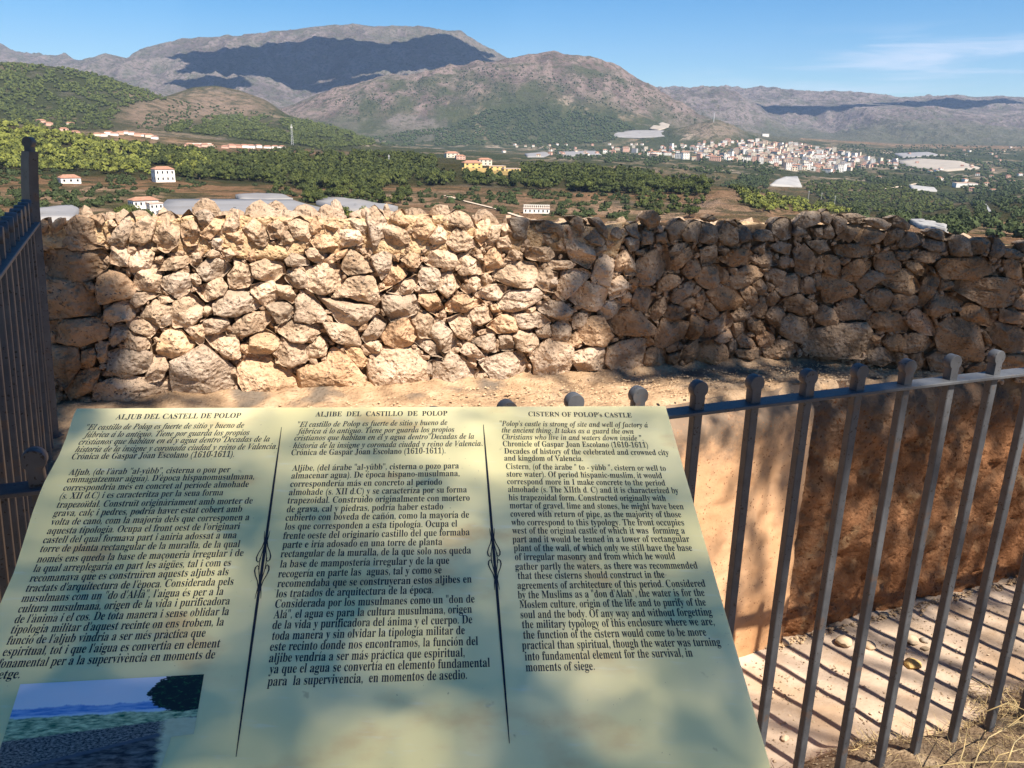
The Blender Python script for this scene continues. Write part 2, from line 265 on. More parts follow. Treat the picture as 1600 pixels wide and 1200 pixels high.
# ------------------------------------------------------------------ terrain: one sheet from the hill top to the far range
U0, U1, NU = -520, 2120, 760
US = np.linspace(U0, U1, NU)
def az_tan(u, v):
    d = ray(u, v); return math.atan2(d[0], d[1]), d[2] / math.hypot(d[0], d[1])
PHI = np.array([az_tan(u, 230)[0] for u in US])
CURVES = [  # distance (m), sight heights read along the photo's width
 (330, [(-500,362),(0,356),(600,352),(1000,358),(1300,368),(1600,392),(2100,420)]),
 (480, [(-500,320),(0,326),(200,324),(600,322),(800,334),(1000,342),(1300,352),(1600,366),(2100,380)]),
 (650, [(-500,280),(0,288),(250,292),(500,302),(700,300),(900,308),(1080,312),(1130,300),(1200,312),(1300,338),(1400,342),(1600,350),(2100,360)]),
 (850, [(-500,250),(0,258),(250,264),(450,278),(700,278),(900,285),(1050,285),(1130,292),(1200,302),(1330,330),(1450,337),(1600,336),(2100,340)]),
 (1050, [(-500,170),(0,194),(110,214),(250,232),(400,243),(640,243),(800,258),(960,266),(1080,282),(1180,303),(1330,334),(1450,334),(1600,322),(2100,300)]),
 (1400, [(-500,185),(0,206),(110,222),(250,240),(500,252),(800,266),(960,274),(1100,292),(1200,308),(1330,318),(1450,326),(1600,316),(2100,300)]),
 (1700, [(-500,190),(0,196),(150,206),(250,214),(400,230),(500,236),(600,242),(800,252),(960,258),(1080,264),(1180,274),(1260,290),(1330,287),(1450,302),(1500,318),(1600,304),(2100,290)]),
 (2100, [(-500,150),(0,168),(150,178),(300,193),(450,206),(550,222),(600,232),(800,243),(960,249),(1100,254),(1200,262),(1300,276),(1400,280),(1500,292),(1600,290),(2100,280)]),
 (2600, [(-500,90),(-100,96),(0,98),(50,99),(100,105),(150,114),(200,128),(240,143),(270,154),(300,164),(350,180),(420,183),(480,188),(540,203),(600,226),(700,234),(800,239),(960,241),(1100,246),(1200,252),(1300,266),(1400,268),(1500,276),(1600,276),(2100,268)]),
 (3000, [(-500,160),(0,165),(200,162),(250,158),(275,149),(310,137),(345,134),(380,141),(420,156),(450,178),(520,203),(600,230),(700,236),(800,236),(960,238),(1100,243),(1200,250),(1300,264),(1400,262),(1500,266),(1600,268),(2100,262)]),
 (3400, [(-500,200),(0,200),(300,190),(450,200),(600,226),(700,230),(800,232),(960,235),(1100,238),(1200,244),(1300,256),(1400,254),(1500,254),(1600,258),(2100,254)]),
 (3900, [(-500,190),(0,190),(350,180),(500,205),(600,206),(700,203),(800,196),(900,193),(1000,201),(1060,200),(1085,194),(1112,187),(1140,197),(1170,211),(1230,229),(1300,240),(1400,244),(1500,243),(1600,246),(2100,244)]),
 (4200, [(-500,190),(0,190),(350,180),(450,190),(520,175),(600,160),(700,150),(800,146),(860,145),(920,155),(980,172),(1060,205),(1120,208),(1170,214),(1230,222),(1300,231),(1400,236),(1500,236),(1600,240),(2100,238)]),
 (4700, [(-500,190),(0,190),(380,190),(420,180),(460,164),(500,147),(540,135),(600,125),(650,115),(700,105),(750,100),(800,92),(830,87),(862,83),(890,90),(920,94),(950,104),(980,119),(1010,136),(1035,150),(1060,163),(1090,180),(1120,192),(1160,206),(1230,217),(1400,230),(1600,234),(2100,232)]),
 (5600, [(-500,180),(0,180),(300,165),(500,170),(700,160),(1000,190),(1150,205),(1230,214),(1400,224),(1600,226),(2100,226)]),
 (6300, [(-500,150),(0,150),(120,150),(200,128),(280,130),(360,125),(400,118),(430,128),(460,142),(520,128),(600,118),(700,108),(790,120),(900,150),(1010,166),(1040,158),(1080,155),(1110,151),(1150,160),(1190,182),(1230,205),(1300,212),(1380,205),(1450,206),(1600,212),(2100,205)]),
 (7000, [(-500,120),(0,120),(120,120),(160,105),(230,100),(300,92),(400,78),(500,68),(600,66),(700,72),(760,88),(800,108),(900,140),(1010,148),(1050,145),(1110,141),(1145,150),(1190,178),(1230,196),(1300,196),(1350,176),(1400,170),(1450,168),(1500,178),(1560,190),(1600,186),(2100,180)]),
 (7600, [(-500,110),(0,110),(110,108),(140,99),(165,90),(182,84),(200,88),(215,92),(225,84),(240,77),(265,74),(290,70),(325,60),(360,58),(400,57),(425,57),(440,51),(480,46),(520,42),(562,38),(590,42),(630,44),(680,47),(722,51),(740,66),(765,80),(790,93),(850,122),(950,150),(1010,153),(1100,150),(1180,160),(1250,165),(1320,166),(1400,166),(1500,176),(1600,180),(2100,172)]),
 (9200, [(-500,60),(-200,60),(-50,64),(0,70),(30,76),(60,90),(90,97),(112,97),(122,94),(136,102),(160,104),(300,110),(700,110),(900,140),(1000,143),(1020,139),(1060,141),(1090,144),(1140,142),(1190,139),(1240,142),(1290,147),(1340,152),(1395,158),(1430,153),(1480,149),(1510,152),(1550,151),(1600,156),(1700,158),(2100,150)]),
 (10200, [(-500,160),(0,160),(700,180),(1600,190),(2100,190)]),
]
RS_CTRL = np.array([4.2, 14, 60, 180] + [c[0] for c in CURVES], float)
HC = np.zeros((len(RS_CTRL), NU))
HC[0] = -0.4; HC[1] = -5.5; HC[2] = -22; HC[3] = -30
for j, (R, pts) in enumerate(CURVES):
    xs = [p[0] for p in pts]; ys = [p[1] for p in pts]
    yy = np.interp(US, xs, ys)
    HC[4 + j] = [1.54 + R * az_tan(u, y)[1] for u, y in zip(US, yy)]
def pchip(xc, Y, xq):
    h = np.diff(xc)[:, None]; d = np.diff(Y, axis=0) / h; m = np.zeros_like(Y)
    w1 = 2 * h[1:] + h[:-1]; w2 = h[1:] + 2 * h[:-1]
    ok = d[:-1] * d[1:] > 0
    with np.errstate(divide='ignore', invalid='ignore'):
        hm = (w1 + w2) / (w1 / d[:-1] + w2 / d[1:])
    m[1:-1] = np.where(ok, hm, 0); m[0] = d[0]; m[-1] = d[-1]
    i = np.clip(np.searchsorted(xc, xq) - 1, 0, len(xc) - 2); t = ((xq - xc[i]) / (xc[i + 1] - xc[i]))[:, None]; H = h[i]
    return (2 * t**3 - 3 * t**2 + 1) * Y[i] + (t**3 - 2 * t**2 + t) * H * m[i] + (-2 * t**3 + 3 * t**2) * Y[i + 1] + (t**3 - t**2) * H * m[i + 1]
RQ = np.unique(np.concatenate([np.geomspace(4.2, 330, 36), np.geomspace(330, 3000, 150), np.geomspace(3000, 10200, 290)]))
HG = pchip(RS_CTRL, HC, RQ)
XX = RQ[:, None] * np.sin(PHI)[None, :]; YY = RQ[:, None] * np.cos(PHI)[None, :]
RR = np.repeat(RQ[:, None], NU, 1)
# eroded relief: big gullies on the mountains, small lumps on the near hills
crest = np.zeros_like(HG)
for R0, wd in ((7600, 260), (4700, 200), (9200, 300), (2600, 90), (3000, 90)): crest = np.maximum(crest, np.exp(-((RR - R0) / wd) ** 2))
wx = XX + 260 * vnoise(XX / 900, YY / 900, 0, 31); wy = YY + 260 * vnoise(XX / 900, YY / 900, 5, 32)
g1 = fbm(wx / 620, wy / 900, 0, 6, 3, 0.52, True); g2 = fbm(wx / 190, wy / 260, 0, 4, 9, 0.55, True)
flat = sstep(1.5, 14, np.abs(np.gradient(HG, axis=0) / np.gradient(RQ)[:, None]) * 100)
amp = sstep(3500, 5200, RR) * (42 * flat + 3) * (1 - 0.72 * crest)
g3 = fbm(wx / 75, wy / 95, 0, 3, 19, 0.6, True)
HG = HG + 1.5 * amp * (g1 - 0.15) + sstep(3500, 5000, RR) * ((34 * flat + 1) * g2 + 15 * flat * g3) * (1 - 0.55 * crest)
HG += sstep(1500, 2500, RR) * (1 - sstep(3500, 4200, RR)) * 7 * fbm(XX / 160, YY / 160, 0, 4, 12) * flat * (1 - 0.5 * crest)
HG += sstep(250, 500, RR) * (1 - sstep(1500, 2500, RR)) * 1.6 * fbm(XX / 40, YY / 40, 0, 4, 15)
# terraces on the near field slopes
terr = sstep(330, 420, RR) * (1 - sstep(700, 850, RR))
HT = np.floor(HG / 2.2) * 2.2 + 2.2 * sstep(0.75, 1.0, (HG / 2.2) % 1.0)
HG = HG * (1 - 0.8 * terr) + HT * 0.8 * terr

def col_of(phi): return np.interp(phi, PHI, np.arange(NU))
def hit(u, v, rmin=300.0):
    """where a sightline meets the terrain"""
    d = ray(u, v); phi = math.atan2(d[0], d[1]); t = d[2] / math.hypot(d[0], d[1]); c = col_of(phi); i = int(min(max(c, 0), NU - 2)); f = c - i
    H = HG[:, i] * (1 - f) + HG[:, i + 1] * f; a = (H - 1.54) / RQ
    k = np.nonzero((a >= t) & (RQ > rmin))[0]
    if len(k) == 0: return None
    k = k[0]
    if k == 0: return None
    a0, a1 = a[k - 1], a[k]; w = 0 if a1 == a0 else min(max((t - a0) / (a1 - a0), 0), 1); r = RQ[k - 1] + w * (RQ[k] - RQ[k - 1]); h = H[k - 1] + w * (H[k] - H[k - 1])
    return np.array([r * math.sin(phi), r * math.cos(phi), h])
def ground_h(x, y):
    r = math.hypot(x, y); c = col_of(math.atan2(x, y)); i = int(min(max(c, 0), NU - 2)); f = c - i; j = int(np.clip(np.searchsorted(RQ, r) - 1, 0, len(RQ) - 2)); g = (r - RQ[j]) / (RQ[j + 1] - RQ[j])
    return (HG[j, i] * (1 - f) + HG[j, i + 1] * f) * (1 - g) + (HG[j + 1, i] * (1 - f) + HG[j + 1, i + 1] * f) * g

P = np.stack([XX, YY, HG], -1).reshape(-1, 3)
PU, PV = proj(P); PU = PU.reshape(HG.shape); PV = PV.reshape(HG.shape)
# land cover: what grows or lies where (surface colour only)
def blend(c, col, w): return c * (1 - w[..., None]) + np.array(col) * w[..., None]
nb = fbm(XX / 90, YY / 90, 0, 4, 41); nf = fbm(XX / 22, YY / 22, 0, 4, 43); nl = fbm(XX / 420, YY / 420, 0, 4, 45)
dr = np.gradient(RQ)[:, None]
slope = np.hypot(np.gradient(HG, axis=0) / dr, np.gradient(HG, axis=1) / (RR * np.gradient(PHI)[None, :]))
C = np.zeros(HG.shape + (3,)); C[:] = (0.27, 0.155, 0.085)
C = blend(C, (0.36, 0.235, 0.15), sstep(0.0, 0.25, nb)); C = blend(C, (0.085, 0.08, 0.035), sstep(0.05, 0.3, nf + 0.4 * nb) * 0.8)
# pine belt undergrowth
belt = sstep(660, 760, RR + 60 * nb) * (1 - sstep(1450, 1650, RR)); C = blend(C, (0.048, 0.05, 0.02), belt * 0.9)
brown = np.exp(-(((PU - 1165) / 60) ** 2 + ((PV - 312) / 22) ** 2) * 1.2) + np.exp(-(((PU - 760) / 110) ** 2 + ((PV - 318) / 16) ** 2))
C = blend(C, (0.27, 0.17, 0.105), np.clip(brown * 1.2, 0, 1) * (RR < 1100))
# mid hills at left: green scrub with rock and bare patches
hills = sstep(1600, 1800, RR) * (1 - sstep(3300, 3700, RR))
C = blend(C, (0.055, 0.062, 0.026), hills * (PU < 640)); C = blend(C, (0.26, 0.195, 0.13), hills * (PU < 640) * sstep(0.12, 0.4, nb + 0.35 * nf) * 0.85)
dome = np.exp(-(((PU - 345) / 75) ** 2 + ((PV - 165) / 26) ** 2) ** 1.5) + 0.9 * np.exp(-(((PU - 235) / 55) ** 2 + ((PV - 180) / 22) ** 2) ** 1.5)
C = blend(C, (0.255, 0.18, 0.13), np.clip(dome * (1.15 + 0.9 * nf), 0, 1) * hills * 0.92)
# valley plain: mosaic of orchards and plots
cell = np.floor(XX / 70 + 0.6 * nb).astype(np.int64); cell2 = np.floor(YY / 110 + 0.6 * nf).astype(np.int64); hv = _hash(cell, cell2, cell * 0, 77)
plain = sstep(1450, 1750, RR) * (1 - sstep(4300, 5200, RR)) * (PU > 560)
pc = np.where(hv[..., None] < 0.5, np.array((0.05, 0.06, 0.03)), np.where(hv[..., None] < 0.75, np.array((0.085, 0.085, 0.04)), np.where(hv[..., None] < 0.9, np.array((0.22, 0.17, 0.11)), np.array((0.34, 0.27, 0.20)))))
C = C * (1 - plain[..., None]) + pc * plain[..., None]
C = blend(C, (0.05, 0.06, 0.028), plain * sstep(0.0, 0.3, nf))
# mountains
rock = np.array((0.115, 0.094, 0.088)); 
mt = sstep(4050, 4300, RR) * (PU < 1250) + sstep(5200, 5600, RR) * (PU >= 1250) + (sstep(3500, 3800, RR) * (PU < 700) * (PU > 420)); mt = np.clip(mt, 0, 1)
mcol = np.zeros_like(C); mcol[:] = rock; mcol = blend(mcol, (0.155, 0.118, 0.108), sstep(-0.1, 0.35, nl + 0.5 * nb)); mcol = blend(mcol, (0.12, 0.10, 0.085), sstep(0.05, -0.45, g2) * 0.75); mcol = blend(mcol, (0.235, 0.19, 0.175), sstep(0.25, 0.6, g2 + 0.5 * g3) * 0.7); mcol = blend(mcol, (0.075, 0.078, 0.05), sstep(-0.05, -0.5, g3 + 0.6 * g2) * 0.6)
midm = (RR > 4050) & (RR < 5300); mcol = mcol * np.where(midm[..., None], np.array([1.12, 1.03, 0.96]), 1.0)
lowgreen = sstep(168, 205, PV + 22 * nl + 10 * nb); mcol = blend(mcol, (0.085, 0.09, 0.05), lowgreen * 0.75 * (RR < 6500)); mcol = blend(mcol, (0.10, 0.105, 0.07), sstep(0.05, 0.3, nb - 0.2 * slope) * 0.55)
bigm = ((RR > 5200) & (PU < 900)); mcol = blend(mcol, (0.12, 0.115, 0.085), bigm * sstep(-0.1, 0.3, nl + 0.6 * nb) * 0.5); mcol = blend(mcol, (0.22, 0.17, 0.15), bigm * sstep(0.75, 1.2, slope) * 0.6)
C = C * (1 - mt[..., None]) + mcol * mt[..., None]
gm = ((RR > 3500) & (RR < 4450) & (PU > 560) & (PU < 1090)); C = blend(C, (0.06, 0.07, 0.032), gm * sstep(-0.25, 0.25, nl + nb * 0.7) * 0.85)
th = np.exp(-(((PU - 1115) / 50) ** 2 + ((PV - 203) / 14) ** 2) ** 2) * ((RR > 3300) & (RR < 4300)); C = blend(C, (0.26, 0.195, 0.145), th * 0.8)
terrain_mat, tnt, tb = newmat('landscape')
N = tnt.nodes.new; L = tnt.links.new
at = N('ShaderNodeAttribute'); at.attribute_name = 'cover'
gp = N('ShaderNodeNewGeometry').outputs['Position']
def tn(scale, lo, hi, col, amt, prev, det=6):
    n = N('ShaderNodeTexNoise'); n.inputs['Scale'].default_value = scale; n.inputs['Detail'].default_value = det; n.inputs['Roughness'].default_value = 0.65; L(gp, n.inputs['Vector'])
    r = N('ShaderNodeMapRange'); r.inputs[1].default_value = lo; r.inputs[2].default_value = hi; r.inputs[4].default_value = amt; r.interpolation_type = 'SMOOTHSTEP'; L(n.outputs['Fac'], r.inputs[0])
    m = N('ShaderNodeMix'); m.data_type = 'RGBA'; L(r.outputs[0], m.inputs['Factor']); L(prev, m.inputs['A']); m.inputs['B'].default_value = (*col, 1); return m.outputs['Result']
o = tn(0.035, 0.5, 0.58, (0.055, 0.06, 0.03), 0.7, at.outputs['Color'])
o = tn(0.009, 0.56, 0.68, (0.21, 0.17, 0.155), 0.3, o)
o = tn(0.013, 0.55, 0.66, (0.07, 0.07, 0.045), 0.55, o)
o = tn(0.11, 0.56, 0.66, (0.045, 0.05, 0.022), 0.5, o)
o = tn(0.02, 0.6, 0.7, (0.24, 0.185, 0.15), 0.35, o)
L(o, tb.inputs['Base Color']); tb.inputs['Roughness'].default_value = 1.0; tb.inputs['Specular IOR Level'].default_value = 0.0
nbp = N('ShaderNodeTexNoise'); nbp.inputs['Scale'].default_value = 0.02; nbp.inputs['Detail'].default_value = 9; nbp.inputs['Roughness'].default_value = 0.7; L(gp, nbp.inputs['Vector'])
bpn = N('ShaderNodeBump'); bpn.inputs['Strength'].default_value = 0.9; bpn.inputs['Distance'].default_value = 48.0; L(nbp.outputs['Fac'], bpn.inputs['Height']); L(bpn.outputs[0], tb.inputs['Normal'])
nr = len(RQ)
ii, jj = np.meshgrid(np.arange(nr - 1), np.arange(NU - 1), indexing='ij')
a = (ii * NU + jj).ravel(); faces = np.stack([a, a + 1, a + NU + 1, a + NU], 1)
me = bpy.data.meshes.new('terrain')
me.vertices.add(len(P)); me.vertices.foreach_set('co', P.astype(np.float32).ravel())
me.loops.add(faces.size); me.loops.foreach_set('vertex_index', faces.astype(np.int32).ravel())
me.polygons.add(len(faces)); me.polygons.foreach_set('loop_start', (np.arange(len(faces)) * 4).astype(np.int32)); me.polygons.foreach_set('loop_total', np.full(len(faces), 4, np.int32))
me.polygons.foreach_set('use_smooth', np.ones(len(faces), bool)); me.update(calc_edges=True)
ca = me.color_attributes.new('cover', 'FLOAT_COLOR', 'POINT'); ca.data.foreach_set('color', np.concatenate([C.reshape(-1, 3), np.ones((len(P), 1))], 1).astype(np.float32).ravel())
me.materials.append(terrain_mat)
link('hills', me, kind='structure')
# the land all round, below and behind
ring = [(11500 * math.cos(t), 11500 * math.sin(t), -140) for t in np.linspace(0, 2 * math.pi, 48, endpoint=False)]
link('land', mesh_from('land', ring, [tuple(range(48))], [noise_mat('far_land', [(0.06, 0.065, 0.03), (0.2, 0.15, 0.1)], scale=0.004, rough=1)]), kind='structure')

# ------------------------------------------------------------------ haze
m = bpy.data.materials.new('haze_air'); m.use_nodes = True; hn = m.node_tree; hn.nodes.clear()
pv = hn.nodes.new('ShaderNodeVolumePrincipled'); pv.inputs['Density'].default_value = 4.2e-5; pv.inputs['Color'].default_value = (0.50, 0.68, 1.0, 1); pv.inputs['Anisotropy'].default_value = 0.1
ho = hn.nodes.new('ShaderNodeOutputMaterial'); hn.links.new(pv.outputs[0], ho.inputs['Volume'])
hz = MB(); hz.box((0, 0, 525), (24400, 24400, 1400)); link('haze', hz.mesh('haze', [m]), kind='stuff')

# ------------------------------------------------------------------ clouds that throw the dark patches on the far ranges
cloud_mat = flat_mat('cloud_white', (0.8, 0.8, 0.82), 1.0, 0.0)
def cloud(u, v, rmin, su, sv, seed, alt=2300.0):
    p = hit(u, v, rmin)
    if p is None: return
    t = (alt - p[2]) / SUN[2]; c = p + SUN * t
    bm = bmesh.new(); bmesh.ops.create_icosphere(bm, subdivisions=5, radius=1.0)
    for vt in bm.verts:
        q = np.array(vt.co); n = float(fbm(q[0] * 1.7 + seed, q[1] * 1.7, q[2] * 1.7, 5, seed))
        r = 1 + 0.42 * n
        vt.co = Vector((q[0] * su * r, q[1] * sv * r, q[2] * 120 * (1 + 0.6 * n) if q[2] > 0 else q[2] * 40))
    me = bpy.data.meshes.new('cloud'); bm.to_mesh(me); bm.free(); me.materials.append(cloud_mat)
    me.polygons.foreach_set('use_smooth', [True] * len(me.polygons))
    link('cloud', me, loc=c, kind='stuff')
# ------------------------------------------------------------------ cistern: floor, plastered walls, ledge
FLOOR_Z, LEDGE_Z = -0.26, 0.75
def grid_mesh(name, X, Y, Z, mats, flip=False, smooth=True):
    ny, nx = X.shape; P = np.stack([X, Y, Z], -1).reshape(-1, 3)
    ii, jj = np.meshgrid(np.arange(ny - 1), np.arange(nx - 1), indexing='ij'); a = (ii * nx + jj).ravel()
    F = np.stack([a, a + 1, a + nx + 1, a + nx], 1)
    if flip: F = F[:, ::-1]
    return mesh_from(name, P, F, mats, smooth)
FX0, FY0, FTH, FD = 0.35534, 1.45767, math.radians(20.981), 0.13
def fpt(k, z=0.0, off=0.0):   # along the iron fence, off = towards the cistern
    return np.array([FX0 + FD * k * math.cos(FTH) - off * math.sin(FTH), FY0 + FD * k * math.sin(FTH) + off * math.cos(FTH), z])
# floor sheet inside, rising as an earth bank under the fence at the right
gx = np.arange(-2.2, 4.2, 0.022); gy = np.arange(0.9, 4.0, 0.022); X, Y = np.meshgrid(gx, gy)
offf = -(X - FX0) * math.sin(FTH) + (Y - FY0) * math.cos(FTH); alng = (X - FX0) * math.cos(FTH) + (Y - FY0) * math.sin(FTH)
bank = 1 - sstep(0.02, 0.30 + 0.1 * vnoise(X * 3, Y * 3, 0, 2), offf)
Z = FLOOR_Z + (0.255) * bank + 0.012 * fbm(X * 3, Y * 3, 0, 4, 5) + 0.006 * fbm(X * 14, Y * 14, 0, 3, 6)
fl = grid_mesh('cistern_floor', X, Y, Z, [MAT_FLOOR, MAT_DIRT])
ctr = offf[:-1, :-1] + 0.05 * fbm(X[:-1, :-1] * 6, Y[:-1, :-1] * 6, 0, 4, 8)
fl.polygons.foreach_set('material_index', (ctr < 0.26).ravel().astype(np.int32)); link('cistern_floor', fl, kind='structure')
# ground where the visitor and the sign stand
gx = np.arange(-6, 8, 0.07); gy = np.arange(-7, 0.03, 0.07); T = np.arange(0, 1, 1)
def ground_patch():
    s = np.linspace(-6, 7, 190); o = np.concatenate([-np.geomspace(7, 0.05, 70), [0.02]]); S, O = np.meshgrid(s, o)
    X = FX0 + S * math.cos(FTH) - O * math.sin(FTH); Y = FY0 + S * math.sin(FTH) + O * math.cos(FTH)
    Z = 0.004 + 0.02 * fbm(X * 1.5, Y * 1.5, 0, 4, 21) * sstep(0, 0.5, -O) + 0.004
    return grid_mesh('ground', X, Y, Z, [MAT_DIRT])
link('ground', ground_patch(), kind='structure')
PITP = [(-1.15, 1.40), (-0.35, 1.925), (0.48, 2.32), (1.035, 2.59)]
PITR = [(0.98, 2.585), (1.57, 2.845), (2.27, 3.13), (3.6, 3.70)]
WALLB = [(-1.42, 2.18), (1.05, 2.93), (2.5, 3.03), (3.6, 3.1)]
def along(poly, n):
    p = np.array(poly, float); L = np.concatenate([[0], np.cumsum(np.hypot(*np.diff(p, axis=0).T))]); s = np.linspace(0, L[-1], n); return np.stack([np.interp(s, L, p[:, 0]), np.interp(s, L, p[:, 1])], 1), s
def pit_wall(name, poly, mat, lean, rough, seed, ztop):
    n = int(along(poly, 2)[1][-1] / 0.014); q, s = along(poly, n)
    zt = np.array([ztop(a) for a in q[:, 0]]); zz = np.linspace(0, 1, 78)
    d = np.gradient(q, axis=0); d /= np.linalg.norm(d, axis=1)[:, None]; nrm = np.stack([d[:, 1], -d[:, 0]], 1)   # towards the viewer
    S, V = np.meshgrid(s, zz); ZT = zt[None, :]
    Z = (FLOOR_Z - 0.03) + (ZT - FLOOR_Z + 0.03) * V
    edge = sstep(0.90, 1.0, V)
    back = 0.07 * edge ** 2 + 0.03 * edge * (fbm(S * 9, V * 6, 0, 4, seed + 3) + 0.3)
    dis = rough * fbm(S * 6, Z * 6, 0, 6, seed, 0.66) + rough * 0.8 * np.minimum(0, fbm(S * 26, Z * 26, 0, 3, seed + 9)) - back - lean * V
    Xp = q[None, :, 0] + nrm[None, :, 0] * dis; Yp = q[None, :, 1] + nrm[None, :, 1] * dis
    return grid_mesh(name, Xp, Yp, Z, [mat])
zl = lambda x: LEDGE_Z - 0.01
zr = lambda x: float(np.interp(x, [1.0, 1.6, 2.2, 3.6], [0.745, 0.70, 0.655, 0.60]))
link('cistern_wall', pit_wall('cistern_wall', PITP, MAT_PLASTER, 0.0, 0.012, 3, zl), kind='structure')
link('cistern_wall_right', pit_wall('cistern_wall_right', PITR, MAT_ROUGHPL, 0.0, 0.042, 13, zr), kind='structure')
# ledge between the cistern and the dry stone wall
def ledge():
    xs = np.arange(-1.9, 3.5, 0.016); pf = np.array(PITP[:-1] + [(1.04, 2.597)] + PITR[1:]); wb = np.array(WALLB)
    yf = np.interp(xs, pf[:, 0], pf[:, 1]); yb = np.interp(xs, wb[:, 0], wb[:, 1]) + 0.10; yf = np.where(xs < -1.15, 1.4 + (xs + 1.15) * 0.7, yf); yf = np.minimum(yf, yb - 0.03)
    yf = yf + 0.055 + 0.02 * fbm(xs * 9, xs * 0, 0, 3, 8)
    t = np.linspace(0, 1, 60)[:, None]; Xg = np.repeat(xs[None, :], 60, 0); Yg = yf[None, :] + (yb - yf)[None, :] * t
    zb = np.array([zr(x) if x > 1.0 else LEDGE_Z for x in xs])[None, :]
    Zg = zb - 0.035 * (1 - sstep(0, 0.12, t)) + 0.035 * sstep(0.6, 1, t) + 0.012 * fbm(Xg * 7, Yg * 7, 0, 4, 55) + 0.010 * fbm(Xg * 30, Yg * 30, 0, 3, 56)
    return grid_mesh('cistern_ledge', Xg, Yg, Zg, [MAT_LEDGE])
link('cistern_ledge', ledge(), kind='structure')

